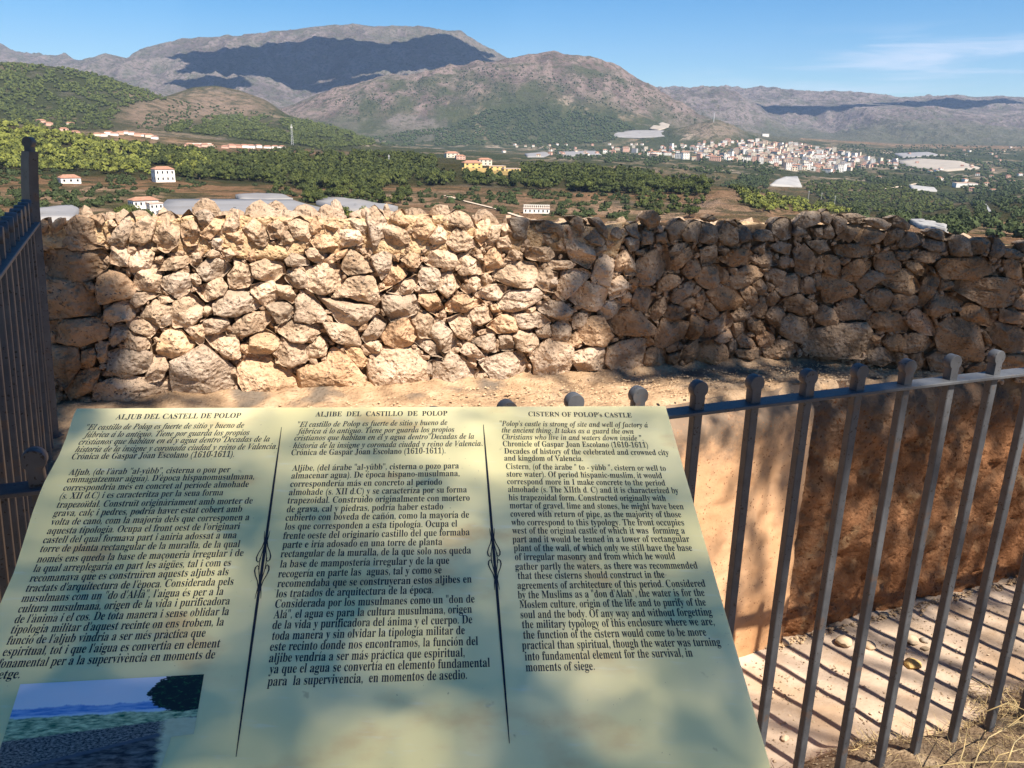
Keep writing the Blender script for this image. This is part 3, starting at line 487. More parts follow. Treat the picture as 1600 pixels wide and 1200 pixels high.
# ------------------------------------------------------------------ dry stone wall, every stone its own piece
def wplane(x):
    """plane of the wall face for a photo column"""
    i = 0 if x < 1241 else 1
    a = np.array([*WALLB[i], 0.0]); b = np.array([*WALLB[i + 1], 0.0]); d = (b - a) / np.linalg.norm(b - a); return a, d, np.array([d[1], -d[0], 0.0])
def to_wall(u, v, pl):
    a, d, n = pl; p = on_plane(u, v, a, n); return float(np.dot(p - a, d)), float(p[2])
STONES = {
(60, 320, 3.75): """2 29 15 25 36 27 41 30 40 36 30 44 10 45 4 41|5 44 26 45 31 52 36 62 34 65 7 66 5 55|26 46 30 45 34 49 32 52|35 40 42 38 50 41 57 50 55 54 36 58 34 48|7 69 34 66 41 72 41 78 24 83 10 81 6 74|39 61 52 56 57 63 54 67 38 69|44 71 52 71 52 77 44 83 41 80|6 83 23 83 24 95 16 107 8 101|25 86 32 85 34 89 31 95 25 96|33 82 40 81 40 92 36 93|24 98 37 95 33 108 22 113 15 110|8 105 14 112 12 117 8 116|23 113 30 114 34 119 22 119|43 24 49 23 53 26 53 36 48 36 42 34|55 26 63 25 68 29 64 39 56 41 53 34|69 31 74 29 72 35 68 33|57 41 66 33 71 35 72 44 73 51 58 50 55 46|54 53 60 51 72 52 58 60 54 57|70 54 78 54 79 57 71 58|60 64 68 56 78 60 77 69 72 72 60 66|51 68 58 66 70 72 65 78 53 72|53 74 65 79 65 84 57 86 50 82|41 87 53 83 67 87 65 97 50 101 40 97|67 90 71 87 77 95 72 102 62 104|34 105 45 101 75 102 78 110 77 118 38 119 33 111|10 117 22 116 23 122 10 122|6 20 14 16 30 22 40 24 27 27 16 25 6 26|15 12 22 6 36 10 40 20 32 25 18 18|0 10 5 8 6 15 0 18|7 12 14 8 14 16 8 18|30 7 36 5 39 9 36 13|40 10 45 8 46 12 40 16|42 20 48 10 54 4 57 9 54 17 50 24 42 23|56 12 64 6 69 9 67 20 60 24 54 21""",
(260, 320, 3.75): """-5 6 3 4 8 8 7 22 1 28 -5 25|9 8 13 2 17 8 20 16 18 23 13 24 9 19|17 5 22 3 28 6 28 11 21 15|29 7 35 6 32 14 26 20 20 17|34 11 42 2 43 12 40 17 32 16|36 17 43 15 48 19 46 24 34 24|45 14 51 8 57 12 60 20 58 24 52 23|59 12 66 8 70 13 66 20 61 20|64 17 70 15 75 20 73 24 66 23|71 11 78 7 83 10 86 17 82 22 75 19|27 19 33 20 33 25 27 24|-5 38 -1 32 12 29 14 34 6 38|15 29 19 28 21 33 17 37 14 34|21 30 27 26 32 29 29 31|32 27 38 26 40 29 36 33|18 37 24 31 35 33 38 36 33 42 23 45 19 41|39 32 42 30 46 35 51 44 48 48 37 49 36 41 40 36|46 28 51 27 52 32 47 32|49 35 60 31 68 34 70 40 62 45 53 43 50 40|68 28 74 27 83 32 83 35 71 36|71 38 78 37 84 44 83 48 76 49 69 43|-4 45 5 39 13 41 16 49 6 55 -1 50|14 41 19 40 21 45 16 49|17 49 32 43 36 48 34 52 24 57|4 57 14 52 22 58 21 66 14 71 4 72 3 63|23 59 27 59 26 64 20 68|28 58 36 51 49 48 55 57 54 61 40 66 28 64|50 47 62 45 68 52 64 58 56 58 50 51|64 47 72 48 77 55 74 58 66 53|58 59 70 57 75 61 72 67 65 70 61 64|35 74 46 65 60 62 62 66 56 73 48 77 36 76|22 68 34 66 37 70 34 75 23 76|22 77 34 76 42 77 43 90 38 91 28 84|49 78 58 73 66 78 66 84 57 89 48 86|44 82 48 81 47 87 43 87|66 71 74 68 84 71 92 70 91 75 80 80 72 79 65 74|64 88 68 80 77 80 83 84 82 92 73 95 64 92|10 71 18 71 22 69 22 81 19 82|-3 76 -1 72 8 73 17 81 14 86 3 90 -6 86|3 92 22 82 40 96 44 118 8 121 3 104|42 95 49 86 60 91 76 102 77 112 60 118 50 118 43 105|-2 59 3 59 3 70 -3 71""",
(460, 320, 3.75): """8 12 13 6 17 10 18 16 10 18|8 19 17 17 26 20 26 24 12 25|22 18 31 13 38 15 41 22 36 24 27 24|31 9 37 7 43 12 42 17 36 14|18 12 24 10 26 13 22 17|42 4 47 0 52 6 55 12 52 15 49 24 45 23 43 12|56 8 63 2 68 11 62 14|50 12 58 12 66 16 67 22 60 24 52 20|69 13 74 7 80 6 82 14 77 20 70 19|6 26 12 25 17 31 15 35 8 31|16 34 22 29 31 26 29 30 20 35|30 29 33 26 44 33 47 38 42 40 32 41 28 37|45 31 54 26 58 28 56 38 51 44 47 38|58 29 62 28 61 33 58 33|62 31 70 28 77 30 72 37 66 36|3 38 14 35 26 35 31 45 26 50 14 53 6 47|22 54 30 44 39 41 47 43 51 56 48 59 32 54|50 50 56 37 62 36 67 41 58 47|54 51 71 41 73 44 69 52 62 53|14 54 30 57 46 59 48 63 40 70 34 71 26 69 20 60|51 53 60 52 70 53 73 60 70 64 57 68 52 61|0 68 1 56 5 51 10 52 19 64 17 69 6 69|17 69 26 70 36 72 38 78 39 83 30 82 23 80|28 83 38 83 43 91 42 94 37 95|37 72 43 69 42 73 38 75|39 78 48 64 54 69 50 77 44 82|51 78 56 70 66 66 72 74 69 82 60 84 53 82|69 66 76 62 82 68 80 77 74 78 71 73|8 84 15 77 20 82 18 88 8 91|2 97 18 92 22 83 30 88 41 102 41 110 30 113 8 116 3 107|43 94 47 86 56 83 72 84 78 95 78 108 62 113 50 112 43 100|41 82 49 80 52 84 45 90|70 80 78 78 83 81 87 89 80 88""",
(660, 320, 3.75): """11 9 20 3 28 7 32 14 29 19 20 12 14 12|14 22 20 13 29 19 31 24 26 27 18 27|4 19 11 11 16 15 13 22 6 24|30 18 34 9 40 9 38 18 34 24|37 22 40 13 46 12 44 19 40 24|46 14 50 11 50 18 47 19|43 20 50 18 52 25 44 25|51 8 57 8 63 9 64 17 58 21 53 19|64 9 73 9 82 12 82 20 78 16 68 16|66 17 78 16 80 21 74 23 67 22|1 31 8 24 18 27 20 33 17 38 3 35|20 31 24 29 36 34 36 40 22 41|30 28 35 29 36 33 31 31|36 32 40 26 46 26 48 33 46 37 38 40|49 32 53 26 58 28 60 30 56 32|61 25 75 25 78 30 73 34 61 31|0 37 9 37 11 42 8 50 2 50 -3 44|11 40 17 39 22 47 14 54 9 50|23 49 29 42 35 42 36 48 26 52|34 41 38 40 42 45 37 47|31 52 38 47 49 47 49 52 43 56 35 55|42 37 55 33 66 34 68 39 64 48 54 48 42 43|67 38 72 37 79 40 78 51 70 50 66 46|-1 49 8 52 13 60 11 66 3 62 -3 56|14 58 22 52 33 55 37 58 28 61 24 63 14 63|26 62 37 59 41 66 34 71 27 67|39 58 43 58 47 63 42 65|44 57 51 50 68 49 73 54 62 60 54 63 47 61|60 61 66 60 66 63 59 63|53 64 67 63 75 68 71 71 58 73 54 70|38 71 46 64 54 66 55 74 44 75|15 67 23 64 30 70 35 74 28 79 20 77|29 80 36 76 43 75 44 86 39 86|45 77 52 76 54 85 46 85|53 77 57 73 68 77 68 82 62 87 55 84|67 74 74 70 76 77 69 79|4 76 6 70 12 68 21 80 17 86 12 86|20 83 24 80 30 82 37 89 33 91 23 87|4 100 6 91 12 92 16 86 23 89 32 96 29 104 14 109 4 108|32 96 35 95 40 103 38 105 31 101|33 92 50 86 58 86 64 97 63 102 42 105 38 98|63 88 74 79 88 83 88 91 84 99 66 100 65 94|67 59 74 56 82 57 88 62 85 67 78 67 70 63|2 93 6 91 6 102 2 105""",
(860, 320, 3.75): """9 7 16 7 21 10 19 17 14 12|8 19 18 19 25 24 26 32 22 37 12 32 10 26|20 12 24 12 29 19 32 20 30 24 24 23 19 19|24 8 29 8 33 14 33 20 29 17|34 15 40 13 42 20 36 19|44 12 50 10 53 14 53 21 46 17|54 8 60 3 64 8 64 14 58 14|44 20 51 19 52 25 46 28|52 14 60 17 61 23 54 23|25 26 32 23 33 26 27 30|24 42 30 28 37 27 38 34 34 48 25 45|38 33 44 26 46 31 42 40 38 38|44 30 49 28 50 41 44 41|51 33 56 29 68 23 70 38 60 46 52 48 50 40|50 27 60 25 55 30 50 29|34 46 41 41 46 46 44 52 35 55|46 44 51 43 52 48 48 52|3 47 12 38 21 38 24 41 14 50 8 56 3 53|0 40 4 40 4 48 0 52|11 54 20 45 26 45 33 50 31 59 27 63 15 59|42 51 46 50 48 54 46 59 42 58|28 61 36 55 42 58 39 63 33 68 29 66|13 65 24 63 21 69 14 73|16 73 24 66 31 65 35 74 38 77 33 83 22 82 16 78|10 82 15 74 19 82 12 84|34 70 42 61 50 60 54 65 62 72 59 76 40 77|48 56 50 49 58 48 62 52 58 60 54 64 49 60|58 65 63 58 67 54 69 60 62 69|64 44 70 41 76 42 77 46 68 50 62 53|65 62 70 59 80 60 82 63 74 68 66 65|62 77 66 67 76 68 81 69 78 78 66 84 61 82|13 87 24 84 32 84 33 96 18 98 14 94|34 84 50 78 56 79 55 92 52 97 38 98 33 93|56 87 59 84 67 84 69 95 58 96 55 93|55 78 59 77 61 82 57 83|68 84 75 80 76 84 70 87|69 88 77 86 79 80 76 91 72 95 69 94|68 14 75 8 81 11 78 20 71 22|62 18 68 16 69 22 62 23|-1 33 12 33 13 37 4 38 -1 38|1 71 8 67 13 72 11 81 4 80 1 76""",
(1040, 320, 4.285): """11 20 18 10 23 11 24 20 22 25 13 24|24 11 33 14 35 22 32 26 23 25|27 9 31 7 34 10 29 12|36 18 40 11 44 15 48 19 48 25 43 28 36 24|43 11 47 10 48 14 45 15|46 16 50 12 54 15 59 20 58 24 49 25|58 20 63 17 70 17 72 22 64 24 59 24|71 12 76 8 83 10 84 22 77 23 72 19|2 33 7 27 14 25 17 27 10 33 4 36|3 38 12 30 19 27 22 32 14 38 6 46 2 45|23 30 28 28 33 27 35 35 31 39 24 40|12 44 16 38 21 35 23 40 21 46 16 50 13 47|35 36 44 30 55 29 60 34 56 40 44 41|34 29 40 28 44 31 38 34|60 29 68 25 70 29 64 33 59 31|60 38 66 31 70 31 75 37 74 40 64 42|75 37 82 33 84 37 83 43 77 42|71 28 78 25 84 27 82 33 76 32|20 47 26 40 35 40 38 46 34 54 28 56 23 53|38 42 43 42 42 48 38 53 36 50|43 43 47 42 48 45 45 47|40 53 46 45 56 40 62 42 66 46 58 52 47 57|67 46 73 43 80 45 78 55 73 57 71 51|63 43 71 42 71 45 66 45|5 60 12 54 18 51 22 53 16 60 8 66 4 65|17 59 21 54 24 56 21 62|8 66 14 63 19 63 21 69 17 71|28 59 38 54 46 56 50 62 54 67 50 70 36 71 31 66|50 56 56 53 60 58 61 65 57 69 53 64|58 52 64 48 68 54 69 59 63 62 60 58|67 50 72 54 71 58 69 58|68 62 73 57 77 64 75 67 69 68|20 64 26 57 28 61 25 68 21 70|21 70 28 66 34 66 35 73 30 77 24 74|24 88 30 78 41 71 44 76 42 82 28 91 23 91|44 74 50 69 58 70 57 76 46 78|58 68 66 61 68 68 66 75 61 75|67 74 72 68 79 69 77 79 73 83 69 79|14 88 18 73 22 73 26 78 22 89 16 90|14 95 22 90 23 100 17 106 9 106|23 93 34 90 40 95 42 100 40 106 32 108 22 104 20 101|42 96 46 89 49 94 44 103|33 90 44 81 45 89 38 94|45 79 54 79 53 84 46 89|55 76 60 75 66 80 61 87 56 83|48 90 54 83 60 93 56 95 50 95|61 88 68 82 73 89 70 95 64 97|47 97 64 96 64 102 58 104 48 102|66 97 74 90 84 91 86 98 75 103 68 104|26 77 30 79 28 85 25 83""",
(1220, 320, 4.285): """9 12 18 5 26 4 27 11 20 14 10 16|27 5 31 3 34 9 31 13 28 11|8 19 12 13 17 14 18 21 9 21|23 17 28 15 27 22 23 22|28 17 33 13 36 19 34 23 28 22|35 10 40 6 45 10 42 16 38 20 36 16|43 8 50 6 57 8 52 12 46 12|38 22 44 14 56 12 50 20 46 25|48 22 56 15 66 16 69 21 65 25 52 27|57 10 66 9 74 13 70 17 60 14|72 9 78 7 86 13 84 17 76 14|69 22 78 15 81 19 76 26 70 27|79 22 86 20 86 28 78 29|9 31 16 27 21 32 24 40 20 46 14 48 10 44|20 31 24 31 28 39 27 44 24 44|17 24 30 24 33 30 26 32 22 30|27 34 38 34 40 42 40 49 30 46 27 42|37 27 54 26 62 28 60 35 44 35 37 33|40 36 47 36 43 41 40 39|41 43 50 37 60 37 61 41 50 51 41 50|63 30 74 31 80 39 80 43 68 47 63 42|50 52 60 44 68 46 69 49 60 56 56 60|66 51 75 45 86 43 90 48 92 56 86 60 76 58|28 46 40 49 52 57 48 61 30 66 27 60|14 51 18 48 22 50 23 58 14 60|22 47 27 46 27 58 24 60|-4 56 4 48 11 46 14 48 13 58 0 61|4 62 13 60 18 63 24 67 24 72 14 75 8 72 -4 68|23 71 28 67 34 69 39 79 32 82 24 78|36 72 45 61 53 64 61 71 56 76 40 77|57 60 62 57 73 57 76 61 72 70 63 71 58 67|76 60 80 59 92 61 92 64 84 71 74 70|57 77 60 73 72 71 80 73 86 80 84 86 68 85 60 82|0 78 6 72 12 75 18 75 20 83 15 92 4 90 -3 85|18 76 23 78 22 81 19 79|20 84 40 80 56 79 60 84 60 95 54 103 28 103 17 98 16 90|60 85 67 89 68 94 63 94 60 90|69 92 74 86 81 87 84 93 80 98 72 97|57 99 64 95 74 97 77 103 68 108 58 106""",
(1400, 320, 4.285): """0 14 4 15 6 20 0 26|3 25 8 18 18 20 18 26 10 29 3 28|17 27 22 23 34 26 33 31 24 32|20 18 26 16 38 20 34 24 24 22|11 33 20 31 32 33 24 39 14 38|0 31 9 31 11 35 4 37 0 37|36 24 44 20 49 24 49 34 38 34|50 25 57 22 65 22 65 30 56 33 50 33|65 27 68 20 74 30 68 36 63 34|72 30 80 30 86 34 80 36 73 35|83 26 90 24 95 30 84 31|8 38 14 37 21 41 20 48 14 47 8 42|26 41 30 36 54 35 73 37 72 45 50 50 30 49|73 38 78 35 84 41 85 51 74 48|22 41 27 43 28 47 24 46|20 47 25 45 29 49 25 60 19 69 15 68 16 58|30 50 38 51 37 55 29 59|37 56 39 50 55 50 66 48 80 51 84 55 82 64 72 69 62 69 48 62|20 69 27 60 38 60 46 66 38 72 26 75 21 73|43 71 50 66 62 70 68 72 62 81 50 78 44 75|70 70 90 72 96 78 84 80 69 78|79 68 82 63 94 61 96 68 82 70|6 77 10 71 16 70 24 78 25 87 16 86 10 82|4 90 12 86 20 87 25 93 18 98 8 99 0 97|28 80 34 75 48 76 56 82 60 92 60 103 56 106 42 102 28 97 26 90|61 84 68 78 76 80 90 86 95 98 76 99 66 92|8 101 18 99 20 111 10 110|20 102 28 98 40 104 46 110 45 113 24 113|48 110 56 106 62 107 60 113 48 113|68 104 76 100 88 101 98 111 70 112|25 76 28 76 28 84 26 82|57 82 62 85 64 95 61 94|0 99 6 100 8 106 0 108|88 40 97 38 98 60 89 54|88 104 99 100 105 112 92 114""",
}
# tops that show a strong colour of their own: (column, row, tint)
TINTS = [(550, 585, 35, (1.22, 0.98, 0.62)), (520, 595, 26, (1.18, 0.88, 0.58)), (627, 520, 22, (1.12, 0.82, 0.55)), (268, 537, 28, (1.18, 1.0, 0.72)), (410, 535, 20, (1.12, 0.98, 0.75)), (1438, 515, 22, (1.15, 0.86, 0.68)), (1595, 495, 30, (1.2, 0.8, 0.5)), (1420, 438, 26, (0.95, 0.75, 0.5)),
         (1118, 510, 24, (1.05, 0.8, 0.62)), (1195, 530, 18, (1.2, 0.82, 0.55)), (1165, 525, 14, (1.05, 0.78, 0.6)), (535, 487, 34, (0.86, 0.9, 0.95)), (775, 455, 20, (0.86, 0.88, 0.92)), (735, 550, 20, (0.86, 0.88, 0.92)), (425, 520, 20, (1.08, 0.96, 0.78)), (845, 540, 16, (1.1, 0.95, 0.78)), (900, 515, 18, (1.0, 0.9, 0.8)), (1230, 525, 20, (0.98, 0.88, 0.74)), (1330, 550, 40, (0.9, 0.8, 0.66)), (920, 500, 20, (1.0, 1.0, 1.0)), (895, 575, 20, (1.08, 0.95, 0.78)), (1210, 340, 16, (1.05, 0.9, 0.65))]
wallroot = empty('stone_wall', (0.2, 2.7, LEDGE_Z), label="rough dry stone wall with jagged mortared top above the sunken cistern", category='stone wall')
allst = []
for (ox, oy, sc), txt in STONES.items():
    for s in txt.split('|'):
        q = [float(t) for t in s.split()]; pts = [(ox + q[i] * 10 / sc, oy + q[i + 1] * 10 / sc) for i in range(0, len(q), 2)]
        allst.append(pts)
def smooth_closed(p, n):
    p = np.array(p); m = len(p); seg = np.linalg.norm(np.roll(p, -1, 0) - p, axis=1); L = np.concatenate([[0], np.cumsum(seg)]); t = np.linspace(0, L[-1], n, endpoint=False); out = []
    for s in t:
        i = min(int(np.searchsorted(L, s, side='right') - 1), m - 1); f = (s - L[i]) / (seg[i] + 1e-9)
        p0, p1, p2, p3 = p[(i - 1) % m], p[i], p[(i + 1) % m], p[(i + 2) % m]
        cr = 0.5 * ((2 * p1) + (-p0 + p2) * f + (2 * p0 - 5 * p1 + 4 * p2 - p3) * f**2 + (-p0 + 3 * p1 - 3 * p2 + p3) * f**3); ln = p1 * (1 - f) + p2 * f
        out.append(0.12 * cr + 0.88 * ln)
    return np.array(out)
def make_stone(idx, pts):
    cx = sum(p[0] for p in pts) / len(pts); cy = sum(p[1] for p in pts) / len(pts); pl = wplane(cx); a, d, n = pl
    poly = np.array([to_wall(u, v, pl) for u, v in pts]); c = poly.mean(0); rng = np.random.default_rng(idx)
    size = math.sqrt(max(1e-5, abs(0.5 * np.sum(poly[:, 0] * np.roll(poly[:, 1], -1) - np.roll(poly[:, 0], -1) * poly[:, 1]))))
    NP = 26 if size < 0.09 else (34 if size < 0.17 else 46)
    o = smooth_closed(poly, NP) - c
    ang = np.arctan2(o[:, 1], o[:, 0]); rr = np.linalg.norm(o, axis=1)
    rr = rr * 1.035 + (0.004 + 0.02 * size) * fbm(np.cos(ang) * 2.3 + idx, np.sin(ang) * 2.3, 0, 3, idx) + 0.0012
    o = np.stack([rr * np.cos(ang), rr * np.sin(ang)], 1)
    dep = min(0.048, 0.014 + 0.165 * size); top = cy < 400
    # faceted front: lowest of a few sloping planes
    K = 6; pa = rng.uniform(0, 2 * math.pi) + np.arange(K) * 2 * math.pi / K + rng.uniform(-0.5, 0.5, K); ps = rng.uniform(0.15, 1.35, K) * dep / (0.5 * size); pd = dep * rng.uniform(0.62, 1.2, K)
    if top: dep *= 0.8
    tiltx, tilty = rng.uniform(-0.16, 0.16), rng.uniform(-0.20, 0.10)
    rings = [(1.0, -0.9), (1.0, -0.15), (0.985, 0.35), (0.955, 0.68), (0.89, 0.88), (0.78, 0.97), (0.62, 1.0), (0.44, 1.0), (0.22, 1.0)]
    V = []; 
    for f, hmul in rings:
        q = o * f
        if hmul == -0.9: q = o * 0.82; h = np.full(NP, -0.055)
        else:
            pln = np.min(pd[:, None] - ps[:, None] * (np.cos(pa)[:, None] * q[:, 0] + np.sin(pa)[:, None] * q[:, 1]), axis=0)
            h = hmul * np.minimum(pln, dep * 1.15) + tiltx * q[:, 0] + tilty * q[:, 1]
            sz = 1 / max(size, 0.06)
            h = h + hmul * (0.045 * size * fbm(q[:, 0] * 2.2 * sz + idx * 3.1, q[:, 1] * 2.2 * sz, idx, 4, idx % 97, 0.6) + 0.010 * fbm(q[:, 0] * 26, q[:, 1] * 26, idx, 3, 5, 0.6, True)) - (0.000 if top else 0.003)
        V.append(np.column_stack([q, h]))
    cen = np.array([[0, 0, float(np.mean(V[-1][:, 2]))]]); V = np.concatenate(V + [cen])
    F = []
    for r in range(len(rings) - 1):
        for k in range(NP):
            k2 = (k + 1) % NP; F.append((r * NP + k, r * NP + k2, (r + 1) * NP + k2, (r + 1) * NP + k))
    last = (len(rings) - 1) * NP
    for k in range(NP): F.append((last + k, last + (k + 1) % NP, len(V) - 1))
    # orientation
    area = np.sum(o[:, 0] * np.roll(o[:, 1], -1) - np.roll(o[:, 0], -1) * o[:, 1])
    if area < 0: F = [f[::-1] for f in F]
    org = a + d * c[0] + np.array([0, 0, c[1]])
    W = V[:, 0:1] * d[None, :] + V[:, 1:2] * np.array([[0, 0, 1.0]]) + V[:, 2:3] * n[None, :]
    me = mesh_from('stone', W, F, [MAT_STONE], True, sharp=24)
    ob = link('stone', me, wallroot, loc=org - np.array([0.2, 2.7, LEDGE_Z]))
    t = np.array([1.0, 0.97, 0.92]) + rng.uniform(-0.09, 0.09); g = rng.random()
    if g < 0.22: t = t * np.array([0.86, 0.90, 0.96])
    elif g < 0.40: t = t * np.array([1.05, 0.96, 0.86])
    if cx > 810 and cy < 392 or (cx > 1000 and cy < 400): t = t * np.array([0.56, 0.58, 0.60])  # shade painted in: stones of the shaded stretches get a darker tint
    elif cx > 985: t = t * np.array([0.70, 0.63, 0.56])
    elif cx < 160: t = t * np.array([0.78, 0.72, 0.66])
    for tx, ty, tr, tc_ in TINTS:
        if math.hypot(cx - tx, cy - ty) < tr: t = (0.45 * np.array(tc_) + 0.55 * np.array([1.0, 0.97, 0.92])) * (0.72 if cx > 985 else 1)  # coloured stones at the right keep that painted shade
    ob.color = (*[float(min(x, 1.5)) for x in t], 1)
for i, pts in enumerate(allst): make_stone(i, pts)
# small packing stones pushed in the joints would be too small to pick apart; the core carries earth and the mortared band at the top
TOPLINE = [(0, 352), (60, 352), (95, 352), (130, 346), (250, 344), (300, 338), (400, 340), (560, 342), (600, 338), (700, 340), (760, 350), (850, 350), (960, 352), (1050, 350), (1100, 356), (1240, 350), (1300, 352), (1400, 362), (1500, 376), (1600, 388), (1720, 400)]
MORTL = [(0, 398), (170, 392), (300, 398), (420, 406), (560, 402), (660, 396), (760, 398), (850, 392), (930, 396), (965, 405), (1000, 330), (1720, 330)]
def core():
    for part, (u0, u1) in enumerate(((40, 1241), (1241, 1720))):
        pl = wplane(0 if part == 0 else 2000); a, d, n = pl; cols = []; nc = int((u1 - u0) / 3.2); NR = 84
        cov = []
        for i in range(nc + 1):
            u = u0 + (u1 - u0) * i / nc; s, zt = to_wall(u, np.interp(u, *zip(*TOPLINE)), pl); _, zm = to_wall(u, np.interp(u, *zip(*MORTL)), pl); cov.append((s, zt, zm))
        cov = np.array(cov); S = cov[:, 0][None, :] + np.zeros((NR, 1)); zt = cov[:, 1] + 0.012 * fbm(cov[:, 0] * 22, cov[:, 0] * 0, 0, 4, 4); zb = 0.58
        t = np.linspace(0, 1, NR)[:, None]; Z = zb + (zt - zb)[None, :] * t
        mort = (cov[:, 2] < cov[:, 1])[None, :] * sstep(-0.012, 0.012, Z - cov[:, 2][None, :] + 0.02 * fbm(S * 12, Z * 12, 0, 3, 71))
        D = -0.030 + 0.026 * mort + 0.014 * fbm(S * 16, Z * 16, 0, 5, 61, 0.6) * (0.6 + mort) - 0.25 * 0
        if part == 1 : D = D * 1.0
        Pf = a[None, None, :] + S[..., None] * d + Z[..., None] * np.array([0, 0, 1.0]) + D[..., None] * n
        nx = S.shape[1]
        # back side and rounded top
        extra = []
        for off, drop in ((-0.12, -0.01), (-0.24, -0.03), (-0.40, -0.06), (-0.42, -0.75)):
            zz = zt + drop + 0.02 * fbm(cov[:, 0] * 18, off * 10 + cov[:, 0] * 0, 0, 4, 6) if drop > -0.5 else np.full(nx, -0.2)
            extra.append(a[None, :] + cov[:, 0][:, None] * d + zz[:, None] * np.array([0, 0, 1.0]) + off * n)
        Pall = np.concatenate([Pf, np.stack(extra)], 0); ny = Pall.shape[0]
        ii, jj = np.meshgrid(np.arange(ny - 1), np.arange(nx - 1), indexing='ij'); q = (ii * nx + jj).ravel(); F = np.stack([q, q + 1, q + nx + 1, q + nx], 1)
        mi = np.ones((ny - 1, nx - 1), int); mi[:NR - 1] = (mort[:-1, :-1] > 0.5); 
        me = mesh_from('core', (Pall.reshape(-1, 3) - np.array([0.2, 2.7, LEDGE_Z])), F, [MAT_EARTH, MAT_MORTAR], True, mi.ravel())
        link('core', me, wallroot)
core()
# far side coping stones, seen only as a ragged edge behind the front ones
def rock_bm(r, seed, squash=(1, 0.8, 0.8), sub=2):
    bm = bmesh.new(); bmesh.ops.create_icosphere(bm, subdivisions=sub, radius=1.0); rng = np.random.default_rng(seed)
    dirs = rng.normal(size=(9, 3)); dirs /= np.linalg.norm(dirs, axis=1)[:, None]; ds = rng.uniform(0.62, 0.95, 9)
    for v in bm.verts:
        p = np.array(v.co); k = 1.0
        for dd, q in zip(dirs, ds):
            c = p @ dd
            if c * k > q: k = q / c
        p = p * k * (1 + 0.10 * float(fbm(p[0] * 2 + seed, p[1] * 2, p[2] * 2, 3, seed)))
        v.co = Vector((p[0] * r * squash[0], p[1] * r * squash[1], p[2] * r * squash[2]))
    return bm
def rock_mesh(name, r, seed, mat, squash=(1, 0.8, 0.8), sub=2, smooth=True):
    bm = rock_bm(r, seed, squash, sub); me = bpy.data.meshes.new(name); bm.to_mesh(me); bm.free(); me.materials.append(mat)
    me.polygons.foreach_set('use_smooth', [smooth] * len(me.polygons)); me.set_sharp_from_angle(angle=math.radians(32)); return me
cop = MB()
PX = [q for q in allst]
def in_px(u, v):
    for q in PX:
        if abs(q[0][0] - u) > 90: continue
        c = False; n = len(q)
        for i in range(n):
            x0, y0 = q[i]; x1, y1 = q[(i + 1) % n]
            if (y0 > v) != (y1 > v) and u < (x1 - x0) * (v - y0) / (y1 - y0) + x0: c = not c
        if c: return True
    return False
pk = MB(); cntp = 0; rgp = np.random.default_rng(31); vars_ = []
for k in range(10):
    bm = rock_bm(1.0, 900 + k, (1.15, 0.8, 0.75), 1); vars_.append((np.array([tuple(v.co) for v in bm.verts]), [tuple(v.index for v in f.verts) for f in bm.faces])); bm.free()
for _ in range(9000):
    u = rgp.uniform(66, 1630); v = rgp.uniform(np.interp(u, *zip(*TOPLINE)) + 6, np.interp(u, [60, 400, 900, 1000, 1250, 1640], [630, 622, 588, 575, 562, 604]))
    if in_px(u, v): continue
    pl = wplane(u); a, d, n = pl; s, z = to_wall(u, v, pl); r = rgp.uniform(0.006, 0.019); p = a + d * s + np.array([0, 0, z]) + n * rgp.uniform(-0.030, -0.004); V, F = vars_[rgp.integers(10)]; an = rgp.uniform(0, 6.28); ca_, sa_ = math.cos(an), math.sin(an); V = V * r; V = np.stack([V[:, 0] * ca_ - V[:, 2] * sa_, V[:, 1], V[:, 0] * sa_ + V[:, 2] * ca_], 1)
    pk.add(V + p, F); cntp += 1
    if cntp > 1500: break
o = link('packing_stones', mesh_from('packing_stones', [np.array(v) - np.array([0.2, 2.7, LEDGE_Z]) for v in pk.v], pk.f, [MAT_STONE], True, sharp=30), wallroot, kind='stuff'); o.color = (0.86, 0.80, 0.74, 1)
for u in np.arange(70, 1640, 13):
    pl = wplane(u); a, d, n = pl; s, z = to_wall(u + random.uniform(-6, 6), np.interp(u, *zip(*TOPLINE)) , pl); p = a + d * s + np.array([0, 0, z - random.uniform(0.012, 0.045)]) - n * random.uniform(0.12, 0.2)
    bm = rock_bm(random.uniform(0.024, 0.045), int(u), (random.uniform(0.6, 1.3), 0.8, random.uniform(0.5, 1.3) if u > 900 else random.uniform(0.6, 1.7)), 2); bm.verts.ensure_lookup_table()
    cop.add([np.array(v.co) + p for v in bm.verts], [tuple(v.index for v in f.verts) for f in bm.faces]); bm.free()
o = link('coping_rubble', mesh_from('coping_rubble', [np.array(v) - np.array([0.2, 2.7, LEDGE_Z]) for v in cop.v], cop.f, [MAT_STONE], True, sharp=35), wallroot, kind='stuff'); o.color = (0.8, 0.78, 0.75, 1)

